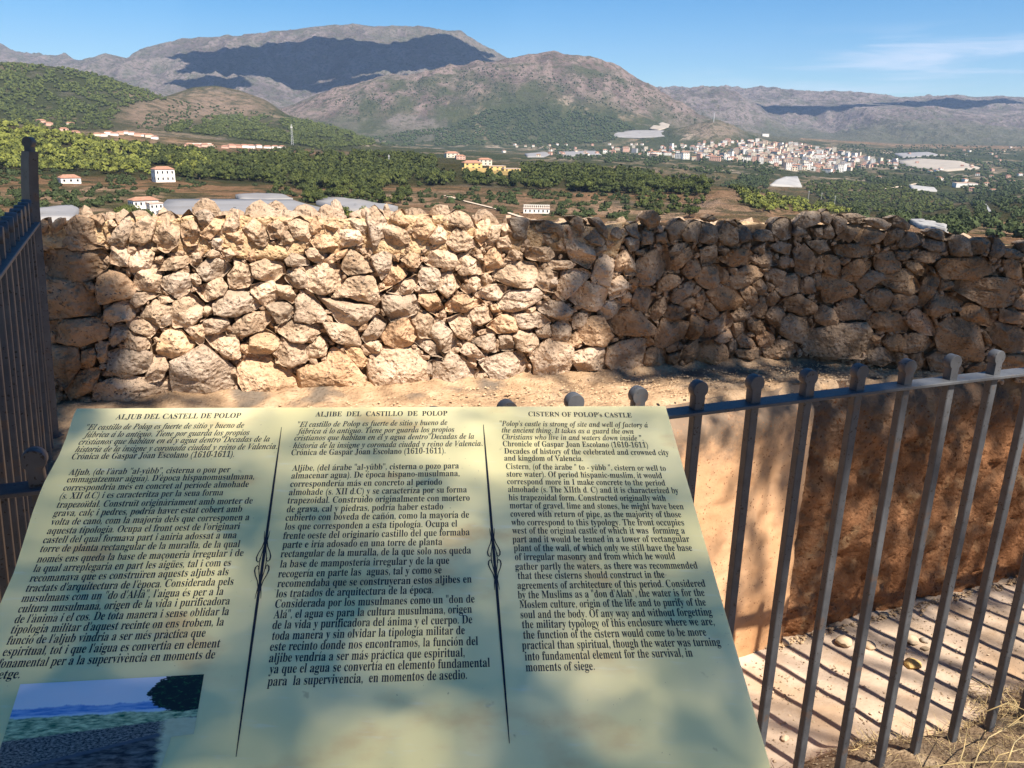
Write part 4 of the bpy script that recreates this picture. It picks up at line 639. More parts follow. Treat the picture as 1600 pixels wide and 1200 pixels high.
# ------------------------------------------------------------------ iron fence round the cistern
RAIL_Z = 1.54 - 0.4915
def keyhole(w, r, hc, n=18):
    """outline of the flat knob above the rail: neck then disc"""
    a0 = math.asin(min(0.99, (w / 2) / r)); pts = [(-w / 2, 0.0)]
    for i in range(n + 1):
        t = -math.pi / 2 - a0 - (2 * math.pi - 2 * a0) * i / n; pts.append((r * math.cos(t), hc + r * math.sin(t)))
    pts.append((w / 2, 0.0)); return pts
def knob_mesh(w, r, hc, thick):
    pts = keyhole(w, r, hc); n = len(pts); vs = []; cc = (0, hc)
    for y, sc in ((-thick / 2, 0.94), (-thick / 2 + 0.0015, 1.0), (thick / 2 - 0.0015, 1.0), (thick / 2, 0.94)):
        vs += [(p[0] * sc, y, hc + (p[1] - hc) * sc if p[1] > 0.004 else 0.0) for p in pts]
    fs = [tuple(range(n - 1, -1, -1))[::-1], tuple(3 * n + i for i in range(n))[::-1]]
    for r_ in range(3):
        for i in range(n): j = (i + 1) % n; fs.append((r_ * n + i, (r_ + 1) * n + i, (r_ + 1) * n + j, r_ * n + j))
    me = mesh_from('knob', vs, fs, [MAT_IRON], True, sharp=35)
    bm = bmesh.new(); bm.from_mesh(me); bmesh.ops.recalc_face_normals(bm, faces=bm.faces); bm.to_mesh(me); bm.free(); return me
def bar_mesh(b, h, seed=0):
    """square bar hanging below the rail, slightly rounded arrises"""
    c = 0.0016; q = b / 2; ring = [(-q + c, -q), (q - c, -q), (q, -q + c), (q, q - c), (q - c, q), (-q + c, q), (-q, q - c), (-q, -q + c)]
    zs = [0, -h * 0.33, -h * 0.66, -h]; vs = [(x, y, z) for z in zs for x, y in ring]; fs = [tuple(range(8)), tuple(24 + i for i in range(7, -1, -1))]
    for r in range(3):
        for i in range(8): j = (i + 1) % 8; fs.append((r * 8 + j, r * 8 + i, (r + 1) * 8 + i, (r + 1) * 8 + j))
    return mesh_from('bar', vs, fs, [MAT_IRON], False)
def fence(name, p0, th, n0, n1, d, railz, barlen, label, seed):
    root = empty(name, (p0[0], p0[1], railz), th, label=label, category='fence')
    km = knob_mesh(0.021, 0.0165, 0.040, 0.021); bmsh = bar_mesh(0.019, barlen)
    kx = lambda k: k - 0.55 if (k == n0 and n0 < 0) else k
    L0, L1 = (n0 - 1.3) * d, (n1 + 0.6) * d; r = MB(); w, t = 0.042, 0.007
    # rail: eased edges
    prof = [(-w / 2, -0.001), (-w / 2 + 0.001, 0.0), (w / 2 - 0.001, 0.0), (w / 2, -0.001), (w / 2, -t + 0.001), (w / 2 - 0.001, -t), (-w / 2 + 0.001, -t), (-w / 2, -t + 0.001)]
    xs = np.linspace(L0, L1, 60); rng = np.random.default_rng(seed); vs = []; fs = []
    for x in xs:
        b = 0.0012 * math.sin(x * 3.1); vs += [(x, y, z + b) for y, z in prof]
    for i in range(59):
        for k in range(8): j = (k + 1) % 8; fs.append((i * 8 + k, i * 8 + j, (i + 1) * 8 + j, (i + 1) * 8 + k))
    fs += [tuple(range(7, -1, -1)), tuple(59 * 8 + k for k in range(8))]
    link('rail', mesh_from('rail', vs, fs, [MAT_IRON]), root)
    r2 = MB(); r2.box(((L0 + L1) / 2, 0, -barlen + 0.10), (L1 - L0, 0.036, 0.007)); 
    for k in range(n0, n1 + 1):
        rx = rng.normal() * 0.004; ry = rng.normal() * 0.005
        b = link('bar', bmsh, root, loc=(kx(k) * d, 0, -t + 0.0005), rot=(rx, ry, rng.normal() * 0.02))
        kb = link('knob', km, root, loc=(kx(k) * d, 0, 0.0004), rot=(rng.normal() * 0.01, rng.normal() * 0.012, rng.normal() * 0.05))
    return root
F1 = fence('iron_fence', (FX0, FY0), FTH, -8, 24, FD, RAIL_Z, 1.04, "long grey iron railing with keyhole tops running behind the sign across the cistern edge", 1)
# side fence: rises from the corner to the wall
SA = np.array([-0.70, 0.99]); SB = on_z(50, 343, 1.325)[:2]; sv = SB - SA; TILT = 3.5; sth = math.atan2(sv[1], sv[0]); slen = float(np.hypot(*sv)); ns = 13; sd = slen / (ns + 0.2)
F2 = fence('side_fence', tuple(SA), sth, 0, ns - 1, sd, 1.325, 0.60, "short dark iron side railing seen almost edge on at the wall's left end", 2)
F2.rotation_euler = (math.radians(TILT), 0, sth)
gp_ = MB(); gp_.box((-0.35, 0, -0.3), (0.02, 0.02, 0.6))
# end post: taller flat bar bowed at the top, with a small knob
def bowed_post():
    z0, z1 = -0.58, 0.165; n = 26; vs = []; fs = []; w, dp = 0.044, 0.022
    for i in range(n):
        t = i / (n - 1); z = z0 + (z1 - z0) * t; bow = -0.020 * (max(0, (z - 0.0) / z1)) ** 2.2; s = 1 - 0.10 * max(0, z / z1) ** 3
        vs += [(bow - w / 2 * s, -dp / 2, z), (bow + w / 2 * s, -dp / 2, z), (bow + w / 2 * s, dp / 2, z), (bow - w / 2 * s, dp / 2, z)]
    for i in range(n - 1):
        for k in range(4): j = (k + 1) % 4; fs.append((i * 4 + k, i * 4 + j, (i + 1) * 4 + j, (i + 1) * 4 + k))
    fs += [(3, 2, 1, 0), tuple((n - 1) * 4 + k for k in range(4))]
    return mesh_from('end_post', vs, fs, [MAT_IRON], False)
ep = link('end_post', bowed_post(), F2, loc=(slen, 0, 0), rot=(0, 0, math.radians(28)), label='tall bowed end post with a small round knob')
link('knob', knob_mesh(0.016, 0.013, 0.022, 0.020), ep, loc=(-0.020, 0, 0.164), rot=(0, 0, math.radians(35)))
link('foot_bracket', (lambda b: (b.box((0, 0, 0), (0.05, 0.05, 0.012)), b.mesh('foot_bracket', [MAT_IRON]))[1])(MB()), ep, loc=(0, 0, -0.575))
# ------------------------------------------------------------------ information panel on its stand
VV = ray(706, -498); VV = VV / np.linalg.norm(VV)                       # up the slope of the panel
PT0 = EYE + ray(580, 636) * (0.93 / ray(580, 636)[1])                    # middle of the top edge
H0 = ray(1040, 634) - 0; 
hx = np.array([1.0, 0.075, 0.0]); hx -= VV * np.dot(hx, VV); hx /= np.linalg.norm(hx); PN = np.cross(hx, VV); PN /= np.linalg.norm(PN)
if PN[2] < 0: PN = -PN
def pan(u, v):
    p = on_plane(u, v, PT0, PN) - PT0; return np.array([np.dot(p, hx), np.dot(p, VV)])
def pw(q, h=0.0): return PT0 + hx * q[0] + VV * q[1] + PN * h
OUT = [(120, 638), (1040, 634), (1080, 772), (1125, 927), (1205, 1200), (1246, 1340), (-190, 1345), (-120, 1185), (-60, 1070), (-22, 990), (0, 943), (10, 920), (21, 895), (36, 848), (50, 802), (60, 775), (69, 753), (81, 731), (92, 711), (103, 684), (111, 660), (115, 648)]
panel = empty('information_panel', pw((0, -0.28), -0.9), label="pale parchment coloured sign with three columns of text about the cistern", category='information sign')
PO = np.array(panel.location)
def prism(name, poly2, h0, h1, mat, bev=0.0008):
    n = len(poly2); c = np.mean(poly2, 0); vs = []
    for h, s in ((h0, 1), (h1 - bev, 1), (h1, 0.9985)): vs += [pw(c + (np.array(q) - c) * s, h) - PO for q in poly2]
    fs = [tuple(range(n)), tuple(2 * n + i for i in range(n - 1, -1, -1))]
    for r in range(2):
        for i in range(n): j = (i + 1) % n; fs.append((r * n + j, r * n + i, (r + 1) * n + i, (r + 1) * n + j))
    me = mesh_from(name, vs, fs, [mat]); bm = bmesh.new(); bm.from_mesh(me); bmesh.ops.recalc_face_normals(bm, faces=bm.faces); bm.to_mesh(me); bm.free(); return me
pm, pnt, pb = newmat('parchment_print'); N = pnt.nodes.new; L = pnt.links.new
gpos = N('ShaderNodeNewGeometry').outputs['Position']
def pnz(scale, det, lo, hi, amt, col, prev, strm=None, off=(0, 0, 0)):
    mp = N('ShaderNodeMapping'); mp.inputs['Location'].default_value = off; L(gpos, mp.inputs[0])
    if strm: mp.inputs['Scale'].default_value = strm
    n = N('ShaderNodeTexNoise'); n.inputs['Scale'].default_value = scale; n.inputs['Detail'].default_value = det; L(mp.outputs[0], n.inputs['Vector'])
    r = N('ShaderNodeMapRange'); r.interpolation_type = 'SMOOTHSTEP'; r.inputs[1].default_value = lo; r.inputs[2].default_value = hi; r.inputs[4].default_value = amt; L(n.outputs['Fac'], r.inputs[0])
    m = N('ShaderNodeMix'); m.data_type = 'RGBA'; L(r.outputs[0], m.inputs['Factor']); L(prev, m.inputs['A']); m.inputs['B'].default_value = (*col, 1); return m.outputs['Result']
rgb = N('ShaderNodeRGB'); rgb.outputs[0].default_value = (0.88, 0.76, 0.37, 1)
o = pnz(5, 4, 0.35, 0.7, 0.8, (0.92, 0.81, 0.46), rgb.outputs[0])
o = pnz(9, 5, 0.5, 0.75, 0.5, (0.72, 0.62, 0.38), o, off=(3, 1, 0))
o = pnz(9, 6, 0.56, 0.74, 0.7, (0.72, 0.46, 0.20), o, (1, 1.8, 1), (7, 3, 2))
o = pnz(60, 3, 0.70, 0.78, 0.45, (0.42, 0.30, 0.16), o)
o = pnz(240, 2, 0.74, 0.78, 0.5, (0.30, 0.22, 0.14), o)
o = pnz(30, 6, 0.58, 0.8, 0.35, (0.9, 0.88, 0.76), o, (1, 6, 1), (1, 5, 3))
L(o, pb.inputs['Base Color']); pb.inputs['Roughness'].default_value = 0.5; pb.inputs['Specular IOR Level'].default_value = 0.22
link('panel_board', prism('panel_board', [pan(*q) for q in OUT], -0.004, 0.0, pm), panel)
# support: backing tray, two posts down to the ground
stand = MB()
for sx in (-0.26, 0.30):
    top = pw((sx, -0.12), -0.02) - PO; stand.tube([top, np.array([top[0], top[1], -PO[2] + 0.0])], 0.02, 10)
    link('post', stand.mesh('post', [MAT_IRON], True, 40), panel); stand = MB()
q0 = [(-0.33, -0.05), (0.36, -0.05), (0.36, -0.08), (-0.33, -0.08)]
link('brace', prism('brace', q0, -0.022, -0.005, MAT_IRON), panel); link('brace', prism('brace', [(a, b - 0.25) for a, b in q0], -0.022, -0.005, MAT_IRON), panel)

# --- lettering
INK = flat_mat('dark_ink', (0.018, 0.02, 0.03), 0.5, 0.3)
ACC = {'á': ('a', 'ac'), 'à': ('a', 'gr'), 'é': ('e', 'ac'), 'è': ('e', 'gr'), 'í': ('i', 'ac'), 'ï': ('i', 'di'), 'ó': ('o', 'ac'), 'ò': ('o', 'gr'), 'ú': ('u', 'ac'), 'ü': ('u', 'di'), 'û': ('u', 'ci'), 'ç': ('c', 'ce'), 'ñ': ('n', 'ti')}
def accent(kind, x0, x1, sl):
    h = HXB; m = (x0 + x1) / 2 + sl * h * 1.2; q = []
    def quad(*p): q.append([(m + a * h, b * h) for a, b in p])
    if kind == 'ac': quad((-0.10, 1.16), (0.04, 1.16), (0.30, 1.52), (0.10, 1.52))
    if kind == 'gr': quad((0.10, 1.16), (-0.04, 1.16), (-0.30, 1.52), (-0.10, 1.52))
    if kind == 'di':
        for s in (-0.22, 0.22): quad((s - 0.11, 1.2), (s + 0.11, 1.2), (s + 0.11, 1.44), (s - 0.11, 1.44))
    if kind == 'ci': quad((-0.34, 1.16), (-0.2, 1.16), (0.0, 1.4), (0.0, 1.55)); quad((0.34, 1.16), (0.2, 1.16), (0.0, 1.4), (0.0, 1.55))
    if kind == 'ti': quad((-0.36, 1.18), (-0.12, 1.32), (-0.12, 1.46), (-0.36, 1.3)); quad((-0.12, 1.32), (0.12, 1.2), (0.12, 1.34), (-0.12, 1.46)); quad((0.12, 1.2), (0.36, 1.32), (0.36, 1.46), (0.12, 1.34))
    if kind == 'ce': m = m - sl * h * 1.3; quad((-0.02, -0.02), (0.12, -0.02), (0.16, -0.3), (0.02, -0.3)); quad((-0.16, -0.38), (0.14, -0.38), (0.16, -0.26), (-0.16, -0.3))
    return q
def line_shape(s, st):
    V = []; F = []; x = 0.0; n = 0
    for c in s:
        if c == '·':
            h = HXB; V.append(np.array([(x + .05 * h, .4 * h), (x + .27 * h, .4 * h), (x + .27 * h, .64 * h), (x + .05 * h, .64 * h)])); F.append((n, n + 1, n + 2, n + 3)); n += 4; x += 0.34 * h; continue
        base, kind = ACC.get(c, (c, None)); v, f, adv = glyph(base, st)
        if kind and base == 'i': f = [p for p in f if np.mean([v[i][1] for i in p]) < HXB * 1.1]
        if len(v):
            V.append(v + np.array([x, 0])); F += [tuple(n + i for i in p) for p in f]; n += len(v)
            if kind:
                for q in accent(kind, x + v[:, 0].min(), x + v[:, 0].max(), 0.22 if st == 'i' else 0):
                    V.append(np.array(q)); F.append(tuple(n + i for i in range(4))); n += 4
        x += adv
    V = np.concatenate(V); return V, F, V[:, 0].min(), V[:, 0].max()
COL1 = [('b', 1.0, 'ALJUB DEL CASTELL DE POLOP', 180, 655.5, 375.5, 653), ('i', 1, '"El castillo de Polop es fuerte de sitio y bueno de', 133, 672, 380.5, 668.5), ('i', 1, 'fábrica á lo antiguo. Tiene por guarda los propios', 130, 683.7, 389, 680), ('i', 1, 'cristianos que habitan en él y agua dentro"Decadas de la', 122, 695, 421, 690), ('i', 1, 'historia de la insigne y coronada ciudad y reino de Valencia.', 116.5, 706.7, 433, 701.7), ('b', 1, 'Crónica de Gaspar Joan Escolano (1610-1611).', 110.7, 718, 365.5, 714),
 ('b', 1, 'Aljub, (de l\'àrab "al-yûbb", cisterna o pou per', 106.7, 742.5, 359, 738), ('b', 1, "emmagatzemar aigua). D'època hispanomusulmana,", 103.5, 754, 397, 749), ('b', 1, 'correspondria més en concret al període almohade', 97.7, 767, 388, 761), ('b', 1, '(s. XII d.C) i es caracteritza per la seua forma', 92.5, 780, 348, 774), ('b', 1, 'trapezoïdal. Construït originàriament amb morter de', 87.5, 793.7, 394, 787), ('b', 1, 'grava, calç i pedres, podria haver estat cobert amb', 82.5, 807, 377.5, 800), ('b', 1, 'volta de canó, com la majoria dels que corresponen a', 78, 820.7, 389, 813), ('b', 1, "aquesta tipologia. Ocupa el front oest de l'originari", 72.5, 834.7, 374, 827), ('b', 1, 'castell del qual formava part i aniria adossat a una', 66, 849, 369, 841), ('b', 1, 'torre de planta rectangular de la muralla, de la qual', 61.5, 863, 374, 855),
 ('b', 1, 'només ens queda la base de maçoneria irregular i de', 56.7, 879.3, 379.6, 869), ('b', 1, 'la qual arreplegaria en part les aigües, tal i com es', 51, 894, 360, 884.4), ('b', 1, 'recomanava que es construïren aquests aljubs als', 45.3, 909.3, 356, 898.8), ('b', 1, "tractats d'arquitectura de l'època. Considerada pels", 39, 925, 364, 914), ('b', 1, 'musulmans com un "do d\'Al·là", l\'aigua és per a la', 32.3, 941, 348.4, 929.7), ('b', 1, 'cultura musulmana, origen de la vida i purificadora', 27, 957.5, 358.4, 944.7), ('b', 1, "de l'ànima i el cos. De tota manera i sense oblidar la", 21.5, 974, 357, 961), ('b', 1, "tipologia militar d'aquest recinte on ens trobem, la", 15.6, 990.3, 349, 977.6), ('b', 1, "funció de l'aljub vindria a ser més pràctica que", 9.3, 1007.6, 320, 995), ('b', 1, "espiritual, tot i que l'aigua es convertia en element", 2.8, 1025.4, 343, 1011.6), ('b', 1, 'fonamental per a la supervivència en moments de', -5, 1044, 335, 1029), ('b', 1, 'setge.', -12, 1061.5, 30, 1060)]
COL2 = [('b', 1, 'ALJIBE  DEL  CASTILLO  DE  POLOP', 492.5, 651, 699, 649.5), ('i', 1, '"El castillo de Polop es fuerte de sitio y bueno de', 464.5, 667.5, 699, 664), ('i', 1, 'fábrica á lo antiguo. Tiene por guarda los propios', 464, 678, 710, 675), ('i', 1, 'cristianos que habitan en él y agua dentro"Decadas de la', 459.5, 688.5, 741, 685.7), ('i', 1, 'historia de la insigne y coronada ciudad y reino de Valencia.', 457.5, 700.7, 754, 697), ('b', 1, 'Crónica de Gaspar Joan Escolano (1610-1611).', 454.5, 711.5, 696, 708.5),
 ('b', 1, 'Aljibe, (del árabe "al-yûbb", cisterna o pozo para', 456, 736, 717, 732), ('b', 1, 'almacenar agua). De época hispano-musulmana,', 454.7, 748, 718, 744), ('b', 1, 'correspondería más en concreto al período', 453, 761, 690.7, 757.5), ('b', 1, 'almohade (s. XII d.C) y se caracteríza por su forma', 451, 774, 729.5, 769.5), ('b', 1, 'trapezoidal. Construido originalmente con mortero', 448.7, 787, 734, 782.5), ('b', 1, 'de grava, cal y piedras, podría haber estado', 447.5, 800.7, 692.5, 796), ('b', 1, 'cubierto con bóveda de cañón, como la mayoría de', 445.5, 814, 733, 809), ('b', 1, 'los que corresponden a esta tipología. Ocupa el', 444.5, 828, 714.5, 823), ('b', 1, 'frente oeste del originario castillo del que formaba', 441.7, 842.5, 734, 836.5), ('b', 1, 'parte e iría adosado en una torre de planta', 441, 856.5, 691, 851.7), ('b', 1, 'rectangular de la muralla, de la que solo nos queda', 438, 871, 736, 865),
 ('b', 1, 'la base de mampostería irregular y de la que', 437, 887, 702, 881), ('b', 1, 'recogería en parte las  aguas, tal y como se', 434, 902.5, 690, 896), ('b', 1, 'recomendaba que se construyeran estos aljibes en', 432.8, 917.8, 737, 910.4), ('b', 1, 'los tratados de arquitectura de la época.', 430.8, 933.7, 676.7, 927), ('b', 1, 'Considerada por los musulmanes como un "don de', 429, 949.8, 741.6, 941.6), ('b', 1, 'Alá", el agua es para la cultura musulmana, origen', 427, 966.5, 737.4, 957.7), ('b', 1, 'de la vida y purificadora del ánima y el cuerpo. De', 425, 983, 738, 974), ('b', 1, 'toda manera y sin olvidar la tipología militar de', 424.3, 1000.2, 726.3, 991), ('b', 1, 'este recinto donde nos encontramos, la función del', 421, 1017.2, 747, 1008), ('b', 1, 'aljibe vendría a ser más práctica que espiritual,', 419.8, 1035, 726, 1026), ('b', 1, 'ya que el agua se convertía en elemento fundamental', 420, 1052.6, 765.7, 1042), ('b', 1, 'para  la supervivencia,  en momentos de asedio.', 417.5, 1072, 729.7, 1061)]
COL3 = [('b', 1, "CISTERN OF POLOP's CASTLE", 825.7, 650.5, 987.5, 652.5), ('i', 1, '"Polop\'s castle is strong of site and well of factory á', 781, 665.7, 1013, 668), ('i', 1, 'the ancient thing. It takes as a guard the own', 784, 676, 990.5, 678), ('i', 1, 'Christians who live in and waters down inside ".', 784.5, 686.7, 1005.5, 688.7), ('b', 1, 'Chronicle of Gaspar Joan Escolano (1610-1611)', 785.7, 697.5, 1013, 699.5), ('b', 1, 'Decades of history of the celebrated and crowned city', 788, 709, 1045.7, 711.5), ('b', 1, 'and kingdom of Valencia.', 788, 720, 911, 720.7),
 ('b', 1, 'Cistern, (of the àrabe " to - yûbb ", cistern or well to', 790.5, 733, 1041, 736), ('b', 1, 'store water). Of period hispanic-muslim, it would', 791.7, 745, 1035, 747.5), ('b', 1, 'correspond more in I make concrete to the period', 792.5, 756.7, 1040, 759), ('b', 1, 'almohade (s. The XIIth d. C) and it is characterized by', 794, 769, 1060.7, 771), ('b', 1, 'his trapezoidal form. Constructed originally with', 795, 782, 1041, 783), ('b', 1, 'mortar of gravel, lime and stones, he might have been', 796.5, 794.5, 1068.7, 796), ('b', 1, 'covered with return of pipe, as the majority of those', 797.7, 807.7, 1065, 808.5), ('b', 1, 'who correspond to this typology. The front occupies', 799, 821, 1069.5, 821.2), ('b', 1, 'west of the original castle of which it was  forming a', 800.5, 834, 1070.7, 834), ('b', 1, 'part and it would be leaned in a tower of rectangular', 801, 847.7, 1078, 847), ('b', 1, 'plant of the wall, of which only we still have the base', 803, 861.5, 1082, 861), ('b', 1, 'of irregular masonry and from which he would', 804.7, 875.5, 1055.7, 874),
 ('b', 1, 'gather partly the waters, as there was recommended', 805.3, 890.6, 1090.7, 888.6), ('b', 1, 'that these cisterns should construct in the', 809.3, 905, 1039, 903), ('b', 1, 'agreements of architecture of this period. Considered', 808.7, 920.4, 1102.9, 917), ('b', 1, 'by the Muslims as a "don d\'Alah", the water is for the', 809.3, 935.4, 1101.7, 931.4), ('b', 1, 'Moslem culture, origin of the life and to purify of the', 812, 950.4, 1103.7, 946.4), ('b', 1, 'soul and the body. Of any way and without forgetting', 813.6, 966.3, 1113.4, 962), ('b', 1, 'the military typology of this enclosure where we are,', 816, 981.9, 1117, 977), ('b', 1, 'the function of the cistern would come to be more', 817.8, 998.3, 1104.3, 993.5), ('b', 1, 'practical than spiritual, though the water was turning', 816, 1014.7, 1126.7, 1009.3), ('b', 1, 'into fundamental element for the survival, in', 820.4, 1032.3, 1083, 1026), ('b', 1, 'moments of siege.', 821.8, 1049.3, 929.5, 1047)]
for col, tag_ in ((COL1, 'Catalan text column'), (COL2, 'Spanish text column'), (COL3, 'English text column')):
    V = []; F = []; n = 0
    base = [pan((l[3] + l[5]) / 2, (l[4] + l[6]) / 2)[1] for l in col]
    gaps = [abs(base[i] - base[i + 1]) for i in range(1, len(col) - 1)]; body = float(np.median(gaps[6:])); quote = float(np.median(gaps[:3]))
    for li, (st, k, s, x0, y0, x1, y1) in enumerate(col):
        v, f, a0, a1 = line_shape(s, st); p0, p1 = pan(x0, y0), pan(x1, y1); e = (p1 - p0); ln = np.linalg.norm(e); e /= ln; up = np.array([-e[1], e[0]])
        gp_l = body if li > 5 else (quote if li else quote * 0.92); sy = 0.53 * gp_l / HXB; sx = ln / (a1 - a0)
        q = p0[None, :] + (v[:, 0:1] - a0) * sx * e[None, :] + v[:, 1:2] * sy * up[None, :]
        V.append(np.stack([pw(c, 0.00025) - PO for c in q])); F += [tuple(n + i for i in p) for p in f]; n += len(v)
    me = mesh_from('lettering', np.concatenate(V), F, [INK]); link('lettering', me, panel, label=tag_)
# --- dividers with scrolls
def ribbon(mb, pts, ws):
    pts = [np.array(p) for p in pts]; vs = []
    for i, p in enumerate(pts):
        d = pts[min(i + 1, len(pts) - 1)] - pts[max(i - 1, 0)]; d /= np.linalg.norm(d) + 1e-12; n = np.array([-d[1], d[0]]); vs += [pw(p + n * ws[i], 0.0006) - PO, pw(p - n * ws[i], 0.0006) - PO]
    mb.add(vs, [(2 * i, 2 * i + 1, 2 * i + 3, 2 * i + 2) for i in range(len(pts) - 1)])
for (a, b, orn) in (((440, 668), (369, 1183), (830, 936)), ((755.3, 664), (796, 1162), (826, 922))):
    mb = MB(); A, B = pan(*a), pan(*b); n = 24; ax = (B - A) / np.linalg.norm(B - A); sd_ = np.array([-ax[1], ax[0]])
    ribbon(mb, [A + (B - A) * i / n for i in range(n + 1)], [0.0003 + 0.0011 * math.sin(math.pi * i / n) ** 0.7 for i in range(n + 1)])
    fr = lambda y: A + (B - A) * ((pan(a[0] + (b[0] - a[0]) * (y - a[1]) / (b[1] - a[1]), y) - A) @ ax / np.linalg.norm(B - A))
    o0, o1 = fr(orn[0]), fr(orn[1]); cm = (o0 + o1) / 2; hl = np.linalg.norm(o1 - o0) / 2; wd = hl * 0.16
    def pt(t, s): return cm + ax * t * hl + sd_ * s * wd
    for sg in (-1, 1):
        for fl_ in (-1, 1):
            K = [(-1, 0.42), (-0.85, 0.34), (-0.68, 0.2), (-0.5, 0.42), (-0.33, 0.85), (-0.2, 1.05), (-0.1, 0.98), (-0.05, 0.72), (-0.1, 0.5), (-0.17, 0.55)]
            P_ = [pt(t * fl_, s * sg) for t, s in K]; ribbon(mb, P_, [0.0002, 0.0004, 0.0006, 0.0005, 0.0005, 0.0007, 0.0007, 0.0006, 0.0005, 0.0003])
            K = [(-0.62, 0.1), (-0.4, 0.22), (-0.2, 0.42), (0, 0.5)]; ribbon(mb, [pt(t * fl_, s * sg) for t, s in K], [0.0003, 0.0005, 0.0004, 0.0004])
    link('divider', mb.mesh('divider', [INK]), panel)
# --- printed photograph on the sign
IMG = [(32, 1069.5), (319, 1054), (303, 1147.5), (287, 1149.5), (268, 1152), (250, 1205), (226, 1300), (-70, 1310), (0, 1172)]
im, imt, ib = newmat('printed_view'); N = imt.nodes.new; L = imt.links.new
uvn = N('ShaderNodeTexCoord').outputs['UV']; su = N('ShaderNodeSeparateXYZ'); L(uvn, su.inputs[0]); U_, V_ = su.outputs[0], su.outputs[1]
def mth(op, a, b=None, c=None):
    n = N('ShaderNodeMath'); n.operation = op
    for i, x in enumerate((a, b, c)):
        if x is None: continue
        if hasattr(x, 'links'): L(x, n.inputs[i])
        else: n.inputs[i].default_value = x
    return n.outputs[0]
def nz(sx, sy, det=5, off=0):
    mp = N('ShaderNodeMapping'); mp.inputs['Scale'].default_value = (sx, sy, 1); mp.inputs['Location'].default_value = (off, off * 0.7, 0); L(uvn, mp.inputs[0]); n = N('ShaderNodeTexNoise'); n.inputs['Scale'].default_value = 1; n.inputs['Detail'].default_value = det; n.inputs['Roughness'].default_value = 0.65; L(mp.outputs[0], n.inputs[0]); return n.outputs['Fac']
def below(edge, soft=0.012):
    r = N('ShaderNodeMapRange'); r.interpolation_type = 'SMOOTHSTEP'; r.inputs[1].default_value = -soft; r.inputs[2].default_value = soft; L(mth('SUBTRACT', edge, V_), r.inputs[0]); return r.outputs[0]
def mixc(f, a, b):
    m = N('ShaderNodeMix'); m.data_type = 'RGBA'; L(f, m.inputs['Factor'])
    for k, x in (('A', a), ('B', b)):
        if hasattr(x, 'links'): L(x, m.inputs[k])
        else: m.inputs[k].default_value = (*x, 1)
    return m.outputs['Result']
c = mixc(nz(3, 6), (0.84, 0.80, 0.88), (0.90, 0.85, 0.88))
c = mixc(below(mth('ADD', mth('MULTIPLY', nz(5, 0, 6), 0.16), 0.62)), c, mixc(mth('MULTIPLY', mth('SUBTRACT', nz(7, 26, 6), 0.36), 3.2), (0.07, 0.24, 0.62), (0.45, 0.60, 0.85)))
c = mixc(below(mth('ADD', mth('MULTIPLY', nz(7, 0, 4, 3), 0.05), 0.585)), c, (0.62, 0.72, 0.85))
c = mixc(below(mth('ADD', mth('MULTIPLY', nz(9, 0, 5, 6), 0.09), 0.545)), c, mixc(mth('MULTIPLY', mth('SUBTRACT', nz(14, 30, 7), 0.36), 3.4), (0.015, 0.13, 0.07), (0.80, 0.84, 0.48)))
walltop = mth('ADD', mth('MULTIPLY', U_, 0.16), mth('ADD', mth('MULTIPLY', nz(30, 0, 3), 0.05), 0.315))
c = mixc(below(walltop), c, mixc(mth('MULTIPLY', mth('SUBTRACT', nz(55, 60, 3), 0.38), 3.6), (0.014, 0.016, 0.024), (0.34, 0.31, 0.28)))
fl_e = mth('ADD', mth('MULTIPLY', U_, 0.42), mth('ADD', mth('MULTIPLY', nz(20, 20), 0.03), -0.02))
c = mixc(below(fl_e), c, (0.10, 0.11, 0.14)); c = mixc(below(mth('SUBTRACT', fl_e, 0.035)), c, mixc(mth('MULTIPLY', mth('SUBTRACT', nz(12, 24, 7), 0.4), 3.6), (0.02, 0.022, 0.03), (0.22, 0.21, 0.20)))
tx = mth('SUBTRACT', U_, 0.93); ty = mth('SUBTRACT', V_, 0.80); dd = mth('ADD', mth('MULTIPLY', tx, mth('MULTIPLY', tx, 26.0)), mth('MULTIPLY', ty, mth('MULTIPLY', ty, 22.0)))
tr = N('ShaderNodeMapRange'); tr.inputs[1].default_value = 1.25; tr.inputs[2].default_value = 1.15; L(mth('ADD', dd, mth('MULTIPLY', mth('SUBTRACT', nz(18, 22, 4), 0.5), 1.2)), tr.inputs[0])
tg = N('ShaderNodeMapRange'); tg.inputs[1].default_value = 0.55; tg.inputs[2].default_value = 0.7; L(nz(26, 30, 4, 2), tg.inputs[0])
tcol = mixc(tg.outputs[0], (0.006, 0.014, 0.012), (0.03, 0.16, 0.05)); c = mixc(tr.outputs[0], c, tcol)
rb = N('ShaderNodeMapRange'); rb.inputs[1].default_value = 0.80; rb.inputs[2].default_value = 0.84; L(mth('ADD', U_, mth('MULTIPLY', mth('SUBTRACT', nz(12, 20), 0.5), 0.12)), rb.inputs[0])
cream = mth('MULTIPLY', rb.outputs[0], below(mth('ADD', mth('MULTIPLY', nz(20, 0), 0.06), 0.46))); c = mixc(cream, c, mixc(nz(14, 22), (0.62, 0.52, 0.26), (0.85, 0.80, 0.55)))
L(c, ib.inputs['Base Color']); ib.inputs['Roughness'].default_value = 0.42
q = [pan(*p) for p in IMG]; TL, TR, BL = pan(32, 1069.5), pan(319, 1054), pan(-14, 1210)
me = mesh_from('printed_photo', [pw(p, 0.0005) - PO for p in q], [tuple(range(len(q)))[::-1]], [im]); uv = me.uv_layers.new(name='uv')
A2 = np.array([TR - TL, TL - BL]).T; Ai = np.linalg.inv(A2)
for lp in me.loops:
    s = Ai @ (q[lp.vertex_index] - BL); uv.data[lp.index].uv = (float(s[0]), float(s[1]))
